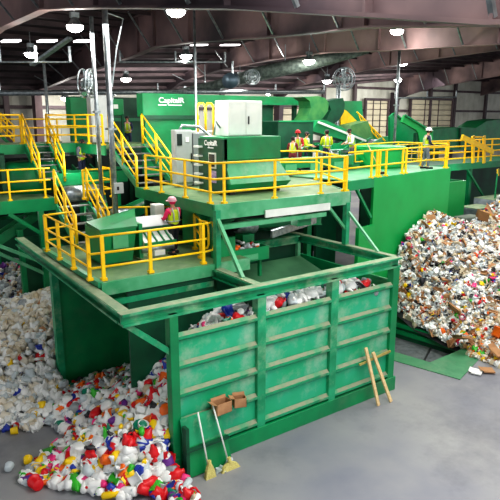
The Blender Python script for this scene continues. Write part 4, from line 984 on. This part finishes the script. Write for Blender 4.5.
def proto(kind, r):
    b = MB(); s = r.uniform
    if kind == 'bottle': b.lathe([(.04,-.15),(.06,-.14),(.062,-.02),(.056,.04),(.03,.1),(.018,.12),(.018,.15)], 9)
    elif kind == 'jug':
        b.lathe([(.07,-.13),(.09,-.11),(.092,.03),(.07,.08),(.03,.12),(.03,.15)], 9)
        b.tube([(.06,0,.1),(.11,0,.07),(.115,0,-.02),(.085,0,-.06)], .015, 5)
    elif kind == 'tub': b.lathe([(.065,-.07),(.075,-.06),(.095,.07),(.1,.07),(.1,.085),(.09,.085),(.07,-.05)], 10)
    elif kind == 'can': b.lathe([(.045,-.09),(.055,-.08),(.055,.08),(.045,.09)], 9)
    elif kind == 'carton': b.box(-.06,-.06,-.13,.06,.06,.07); b.prism([(-.06,-.06,.07),(.06,-.06,.07),(.06,0,.13),(-.06,0,.13)], (0,.004,0)); b.prism([(-.06,.06,.07),(.06,.06,.07),(.06,0,.13),(-.06,0,.13)], (0,.004,0))
    elif kind == 'bag':
        n1, n2 = 6, 4; vs = []; 
        for j in range(n2):
            th = PI*(j+.5)/n2
            for i in range(n1):
                a = 2*PI*i/n1; rr = .115*(1+s(-.5,.5)); vs.append(V((rr*math.sin(th)*math.cos(a), rr*math.sin(th)*math.sin(a), rr*math.cos(th)*.7)))
        fs = [(j*n1+i, j*n1+(i+1)%n1, (j+1)*n1+(i+1)%n1, (j+1)*n1+i) for j in range(n2-1) for i in range(n1)]+[tuple(range(n1-1,-1,-1)), tuple((n2-1)*n1+i for i in range(n1))]
        b.add(vs, fs)
    elif kind == 'sheet':
        n1 = 4; vs = []
        for j in range(n1+1):
            for i in range(n1+1): vs.append(V(((i/n1-.5)*.26+s(-.015,.015), (j/n1-.5)*.2+s(-.015,.015), s(-.06,.06))))
        b.add(vs, [(j*(n1+1)+i, j*(n1+1)+i+1, (j+1)*(n1+1)+i+1, (j+1)*(n1+1)+i) for j in range(n1) for i in range(n1)])
    elif kind == 'flatbox': b.box(-.16,-.12,-.02,.16,.12,.02); b.add([V((-.16,.12,.02)),V((.16,.12,.02)),V((.14,.2,.06)),V((-.13,.19,.05))], [(0,1,2,3)])
    if kind not in ('sheet','flatbox'): b.v = [tuple(p) for p in deform([V(q) for q in b.v], s(.05,.2), s(.6,1), r)]
    return b
KINDS = ['bottle','jug','tub','can','carton','bag','sheet','flatbox']
PROT = {k: [proto(k, rnd) for _ in range(4)] for k in KINDS}
meshcache = {}
def pmesh(kind, i, colr):
    key = (kind, i, colr)
    if key not in meshcache:
        meshcache[key] = PROT[kind][i].mesh(kind, PM[colr], smooth=kind not in ('carton','flatbox','sheet','bag'))
    return meshcache[key]
NOUN = {'bottle':('plastic_bottle','plastic bottle','bottle'),'jug':('plastic_jug','plastic jug with handle','jug'),'tub':('plastic_tub','plastic tub','tub'),'can':('drink_can','drink can','can'),'carton':('drink_carton','drink carton','carton'),'bag':('crumpled_bag','crumpled bag','bag'),'sheet':('paper_sheet','crumpled sheet','sheet'),'flatbox':('flattened_box','flattened box','box')}
CN = {'dullgreen':'dull green'}
def wpick(d, r):
    t_ = r.uniform(0, sum(d.values()))
    for k_, w in d.items():
        t_ -= w
        if t_ <= 0: return k_
    return k_
def scatter(hf, ok, region, n, kinds, colours, smin, smax, r, layers=.12):
    out_ = []
    x0, y0, x1, y1 = region; tries = 0
    while len(out_) < n and tries < n*30:
        tries += 1
        x, y = r.uniform(x0, x1), r.uniform(y0, y1)
        h = hf(x, y)
        if h < -.04 or not ok(x, y): continue
        h = max(h, .0)
        s_ = r.uniform(smin, smax)
        kd = wpick(kinds, r); cl_ = wpick(colours(x, y) if callable(colours) else colours, r)
        if kd == 'flatbox' : cl_ = r.choice(['brown','brown','beige'])
        z = max(.075*s_, h+r.uniform(-.09, layers)*min(1, h*2+.1))
        out_.append((kd, r.randrange(4), cl_, V((x, y, z)), (r.uniform(0,6.28), r.uniform(-.9,.9)+PI/2*(h < .15), r.uniform(0,6.28)), s_))
    return out_
def vis_key(it):  # distance from the viewpoint
    p = it[3]; return (p.x**2+p.y**2+(p.z-CH)**2)/it[5]**2
def in_view(p):
    dx, dy, dz_ = p.x, p.y, p.z-CH
    fw = dx*FW[0]+dy*FW[1]; u = dx*RT[0]+dy*RT[1]
    d = fw*math.cos(PITCH)-dz_*math.sin(PITCH); v = fw*math.sin(PITCH)+dz_*math.cos(PITCH)
    if d <= 0: return None
    return (250+FPX*u/d, 250-FPX*v/d)
def place(items, where, group, keep):
    """keep(p) says which pieces lie open to view; nearest ones become things, the rest one mass"""
    return
def individuals(items, where, group):
    from mathutils import Euler
    for kd, i, cl_, p, rot, s_ in items:
        nm, noun, cat = NOUN[kd]
        o = bpy.data.objects.new(nm, pmesh(kd, i, cl_)); C.objects.link(o)
        o.location = p; o.rotation_euler = rot; o.scale = (s_,)*3
        cn = CN.get(cl_, cl_)
        tag(o, '%s %s %s' % (cn, noun, where), cat, '%s %ss %s' % (cn, noun, group))
def mass(name, items, label, cat):
    from mathutils import Euler
    vs = []; fs = []; mi = []; o_ = 0; sm_ = []
    for kd, i, cl_, p, rot, s_ in items:
        b = PROT[kd][i]; M = Matrix.Translation(p) @ Euler(rot).to_matrix().to_4x4() @ Matrix.Scale(s_, 4)
        A = np.array(M); P_ = np.array(b.v); P_ = P_ @ A[:3,:3].T + A[:3,3]
        vs.append(P_); fs += [tuple(q+o_ for q in f) for f in b.f]; mi += [PK.index(cl_)]*len(b.f); sm_ += [kd not in ('carton','flatbox','sheet','bag')]*len(b.f); o_ += len(b.v)
    me = bpy.data.meshes.new(name); me.from_pydata(np.concatenate(vs).tolist(), [], fs)
    for m in PMAT: me.materials.append(m)
    me.polygons.foreach_set('material_index', mi); me.polygons.foreach_set('use_smooth', sm_); me.update()
    o = bpy.data.objects.new(name, me); C.objects.link(o)
    return tag(o, label, cat, kind='stuff')
def core(hf, ok, region, step_, name, m, label, drop=.2):
    """solid body of a heap under its loose skin"""
    x0, y0, x1, y1 = region; b = MB(); nx = int((x1-x0)/step_); ny = int((y1-y0)/step_); idx = {}
    for j in range(ny+1):
        for i in range(nx+1):
            x, y = x0+i*step_, y0+j*step_; idx[i,j] = len(b.v); b.v.append((x, y, hf(x, y)-drop))
    for j in range(ny):
        for i in range(nx):
            x, y = x0+(i+.5)*step_, y0+(j+.5)*step_
            if ok(x, y) and hf(x, y) > .0: b.f.append((idx[i,j], idx[i+1,j], idx[i+1,j+1], idx[i,j+1])); b.m.append(0)
    me = b.mesh(name, m); o = bpy.data.objects.new(name, me); C.objects.link(o)
    return tag(o, label, 'heap', kind='stuff')

def col_front(x, y):
    if y < 12.2 and x < 5.2: return {'white':42,'clear':9,'grey':2,'red':13,'orange':4,'yellow':9,'green':6,'teal':3,'blue':3,'purple':2,'pink':4,'black':1,'beige':1}
    return {'white':44,'clear':22,'grey':9,'red':8,'orange':3,'yellow':5,'green':3,'teal':3,'blue':3,'purple':2,'pink':2,'black':2,'beige':2}
kin_front = {'bottle':40,'jug':28,'tub':18,'can':3,'carton':4,'bag':7}
r1 = random.Random(3)
it = scatter(front, in_front, (1.7,8.6,11.9,15.2), 5200, kin_front, col_front, 1.0, 1.7, r1)
it = [q for q in it if q[3].x < 8 or q[3].y < 13.5]
vis = []
rest = []
for q in it:
    px = in_view(q[3])
    (vis if px and -5 < px[0] < 168 and q[3].x < 5.1 and px[1] < 505 else rest).append(q)
# the pieces lying on top of the others first
vis.sort(key=lambda q: -(q[3].z-max(0,front(q[3].x,q[3].y)))+.06*math.sqrt(q[3].x**2+q[3].y**2))
individuals(vis[:290], 'in the colourful heap spilling from the front bunker', 'in the front heap')
mass('plastic_heap', vis[290:]+rest, 'colourful heap of plastic containers spilling out of the front bunker onto the floor', 'heap')
core(front, in_front, (1.7,8.6,11.9,15.2), .2, 'plastic_heap_body', PM['grey'], 'packed body of the colourful front heap')

def ok_pale(x, y): return not (15.25 < y < 15.6 and x > 4.2) and not (x > 4.3 and y > 19.2) and y < 19.25+max(0,4.3-x) and (y > 15.6 or x < 4.15) and y > 12.9+max(0, x-2.4)*.95
col_pale = lambda x, y: {'white':50,'clear':14,'cream':14,'beige':6,'grey':5,'red':1,'blue':1,'yellow':1} if y < 16.2 else {'cream':40,'white':26,'beige':16,'grey':7,'clear':6,'yellow':1,'brown':2}
it = scatter(pale, ok_pale, (-1,13,6.5,20.5), 4600, {'bottle':30,'jug':40,'tub':8,'bag':22}, col_pale, .8, 1.35, r1)
v2 = [q for q in it if (lambda p: p and -5 < p[0] < 62)(in_view(q[3]))]; s2 = set(map(id, v2)); rest = [q for q in it if id(q) not in s2]
v2.sort(key=lambda q: -(q[3].z-max(0,pale(q[3].x,q[3].y)))+.05*q[3].y)
individuals(v2[:150], 'in the pale heap left of the front bunker', 'in the pale heap')
mass('pale_container_heap', v2[150:]+rest, 'pale heap of crushed milk-white containers left of the front bunker', 'heap')
core(pale, ok_pale, (-1,13,7,20.5), .2, 'pale_heap_body', PM['beige'], 'packed body of the pale heap')
def ok_dull(x, y): return not (x > 4.2 and 19.2 < y < 19.6) and not (x > 4.3 and 23.1 < y < 23.4) and y > 19.3+max(0,4.3-x)*.6
it = scatter(dull, ok_dull, (0,19.4,8,27), 3400, {'bottle':25,'jug':15,'can':10,'bag':25,'sheet':15,'carton':10}, {'grey':30,'clear':22,'white':16,'beige':14,'black':8,'dullgreen':4,'blue':3,'pink':2,'brown':6,'purple':2}, .7, 1.25, r1)
mass('mixed_container_heap', it, 'dull mixed heap of containers behind the first partition at left', 'heap')
core(dull, ok_dull, (0,19.4,8.2,27), .25, 'mixed_heap_body', PM['grey'], 'packed body of the dull heap')

def ok_mix(x, y):
    v = (y-O.y)*math.cos(RA)-(x-O.x)*math.sin(RA)
    if x < 21.1 and v > -.15: return False
    if x > 21.1 and y > 15.2+max(0,x-23)*.2: return False
    if x < 16.22-(13-y)*-.0 and y > 10.2: return False
    # stay off the pit rim
    return True
col_mix = lambda x, y: {'white':44,'clear':10,'grey':13,'beige':9,'cream':8,'black':9,'brown':6,'red':2.2,'yellow':2,'orange':1,'blue':1,'green':.5,'pink':1} if y > 10.6 else {'brown':26,'white':22,'beige':16,'grey':10,'cream':8,'black':4,'orange':3,'yellow':3,'green':2,'red':2}
KM = {'bottle':9,'jug':5,'can':4,'carton':9,'bag':30,'sheet':36,'tub':3,'flatbox':6}
it = scatter(mixed, ok_mix, (15.4,6.5,21.5,15), 12000, KM, col_mix, .55, 1.15, r1, layers=.16)
it += scatter(mixed, ok_mix, (21.5,8.5,29.5,17), 5000, KM, col_mix, .75, 1.3, r1, layers=.2)
v3 = [q for q in it if (lambda p: p and p[0] > 380 and p[0] < 505 and q[3].x < 21)(in_view(q[3]))]; s3 = set(map(id, v3)); rest = [q for q in it if id(q) not in s3]
v3.sort(key=lambda q: -(q[3].z-max(0,mixed(q[3].x,q[3].y)))+.04*q[3].x)
individuals(v3[:230], 'in the mixed rubbish heap right of the pit', 'in the mixed heap')
mass('mixed_rubbish_heap', v3[230:]+rest, 'tall mixed heap of paper, card and containers against the bright green wall', 'heap')
core(mixed, ok_mix, (15.4,5.5,29.5,17), .25, 'rubbish_heap_body', PM['black'], 'packed body of the mixed rubbish heap')
# large cardboard pieces and bright items on the right heap
bigs = [(456,312,.9,'large folded brown cardboard sheet at the top of the card cluster','brown',2.6,(.5,.9,.3)),(463,338,.5,'brown cardboard box piece beside the light blue bottles','brown',2.2,(.2,.4,1.2)),
 (438,327,.25,'brown cardboard strip hanging over the pit kerb','brown',1.8,(.9,.3,1.5)),(490,308,1.0,'wide brown cardboard sheet at the right edge','brown',3.0,(.3,.6,.2)),
 (488,370,.05,'flat brown cardboard scrap on the floor at the heap foot','brown',1.7,(0,.1,.8)),(497,352,.4,'pale brown cardboard piece at the right edge low down','brown',2.0,(.5,.2,.1)),(477,372,.04,'white paper scrap on the floor near the pit corner','white',1.5,(0,0,.4)),
 (492,214,3.5,'orange-brown cardboard bundle on top of the heap by the concrete block','brown',3.0,(.8,.5,.2)),(484,216,3.5,'torn brown card beside the orange bundle','brown',2.2,(.4,.9,.7))]
for px, py, z, lab, cl_, s_, rot in bigs:
    p = atZ(px, py, z); p.z = max(p.z, .05)
    o = bpy.data.objects.new('cardboard_sheet', pmesh('flatbox', rnd.randrange(4), cl_)); C.objects.link(o); o.location = p; o.rotation_euler = rot; o.scale = (s_*.8,s_*.8,s_*.6)
    tag(o, lab, 'cardboard')
for px, py, z, lab, cl_, s_, kd, nm in [(474,350,.15,'bright green crumpled bag at the pit corner','green',1.8,'bag','crumpled_bag'),(481,354,.12,'second bright green bag by the pit corner','green',1.4,'bag','crumpled_bag'),
   (497,333,.7,'bright orange plastic drum at the right edge','orange',2.0,'tub','plastic_tub'),(452,327,.35,'yellow crushed jug near the pit kerb','yellow',1.6,'jug','plastic_jug')]:
    p = atZ(px, py, z); o = bpy.data.objects.new(nm, pmesh(kd, 1, cl_)); C.objects.link(o); o.location = p; o.rotation_euler = (.6,.4,1); o.scale = (s_,)*3
    tag(o, lab, nm.split('_')[-1])
# strays on the open floor
for px, py, kd, cl_, lab in [(7,431,'bag','blue','blue grey crumpled bag on the floor at the left edge'),(18,428,'tub','red','red tub on the floor at the left edge'),(14,434,'tub','yellow','yellow tub on the floor at the left edge'),
   (28,464,'tub','yellow','lone yellow tub at the left tip of the front heap'),(42,461,'bottle','red','lone red bottle at the left tip of the front heap'),(28,485,'bag','clear','crumpled clear bag with red print on the floor at lower left'),(9,471,'tub','clear','faint clear cup alone on the floor'),
   (41,485,'tub','white','white tub at the lower left rim of the heap'),(186,482,'tub','pink','pink tub beside the green plate'),(228,464,'bag','clear','clear plastic bag on the floor right of the brooms'),(173,484,'can','yellow','yellow canister at the front rim of the heap'),(221,470,'sheet','clear','scrap of film on the floor by the flat broom')]:
    p = atZ(px, py, 0); p.z = .085 if kd != 'sheet' else .03
    o = bpy.data.objects.new(NOUN[kd][0], pmesh(kd, 2, cl_)); C.objects.link(o); o.location = p; o.rotation_euler = (PI/2*(kd != 'sheet'), 0, px); o.scale = (1.05,)*3
    tag(o, lab, NOUN[kd][2])
# cans on the short conveyor
r2 = random.Random(5)
for k in range(34):
    kd = r2.choice(['can','can','bottle']); cl_ = r2.choice(['red','orange','white','white','grey','clear'])
    o = bpy.data.objects.new(NOUN[kd][0], pmesh(kd, r2.randrange(4), cl_)); C.objects.link(o)
    o.location = (r2.uniform(8.25,9.25), r2.uniform(12.5,13.4), 4.04+r2.uniform(0,.1)); o.rotation_euler = (PI/2, r2.uniform(-.3,.3), r2.uniform(0,6.28)); o.scale = (.8,)*3
    tag(o, '%s %s on the short green conveyor under the upper deck' % (cl_, NOUN[kd][1]), NOUN[kd][2], '%s %ss on the short conveyor' % (cl_, NOUN[kd][1]))

# ------------------------------------------------------------------ LIGHT
w = bpy.data.worlds.new('world'); sc.world = w; w.use_nodes = True
bg = w.node_tree.nodes['Background']; bg.inputs[0].default_value = (.92,.95,1,1); bg.inputs[1].default_value = 1.0
def area(name, loc, size, power, rot=(0,0,0), col=(1,1,1), sy=None):
    l = bpy.data.lights.new(name, 'AREA'); l.energy = power; l.size = size; l.color = col
    if sy: l.shape = 'RECTANGLE'; l.size_y = sy
    o = bpy.data.objects.new(name, l); C.objects.link(o); o.location = loc; o.rotation_euler = rot
    return o
# area lights added under the roof to fill the hall, no fixtures modelled
area('roof_fill', (8,4,10.2), 8, 1300, (0,0,0), (1,.98,.95), 6)
area('roof_fill', (9,15,10.0), 6, 500, (0,0,0), (1,.98,.95), 5)
area('roof_fill', (19,10,11), 8, 1100, (0,0,0), (1,.98,.95), 6)
area('roof_fill', (17,20,10.4), 8, 700, (0,0,0), (1,.98,.95), 5)
area('roof_fill', (30,22,11), 10, 1200, (0,0,0), (1,.98,.95), 8)
area('roof_fill', (44,36,10), 20, 1600, (math.radians(35),0,0), (1,.98,.95), 5)
area('roof_fill', (24,36,9.7), 20, 800, (math.radians(35),0,0), (1,.98,.95), 5)

def fill_point(loc, p, r=.3):  # added point lights without fixtures, to brighten dim spots
    l = bpy.data.lights.new('fill_light', 'POINT'); l.energy = p; l.shadow_soft_size = r; o = bpy.data.objects.new('fill_light', l); C.objects.link(o); o.location = loc
fill_point((6.3,19.0,6.2), 45); fill_point((3.5,17.5,6.5), 60); fill_point((10,16.8,7.8), 60); fill_point((16,18,8), 110); fill_point((10.0,12.8,4.8), 14); fill_point((26,17.5,4.6), 60); fill_point((3,22,4.4), 40)
# ------------------------------------------------------------------ CAMERA
cam = bpy.data.cameras.new('camera'); co = bpy.data.objects.new('camera', cam); C.objects.link(co)
cam.sensor_width = 36; cam.lens = FPX/500*36; cam.clip_end = 400
co.location = (0,0,CH); co.rotation_euler = (PI/2-PITCH, 0, AZ-PI/2)
sc.camera = co
sc.view_settings.view_transform = 'Standard'; sc.view_settings.look = 'Medium High Contrast'; sc.view_settings.exposure = .12
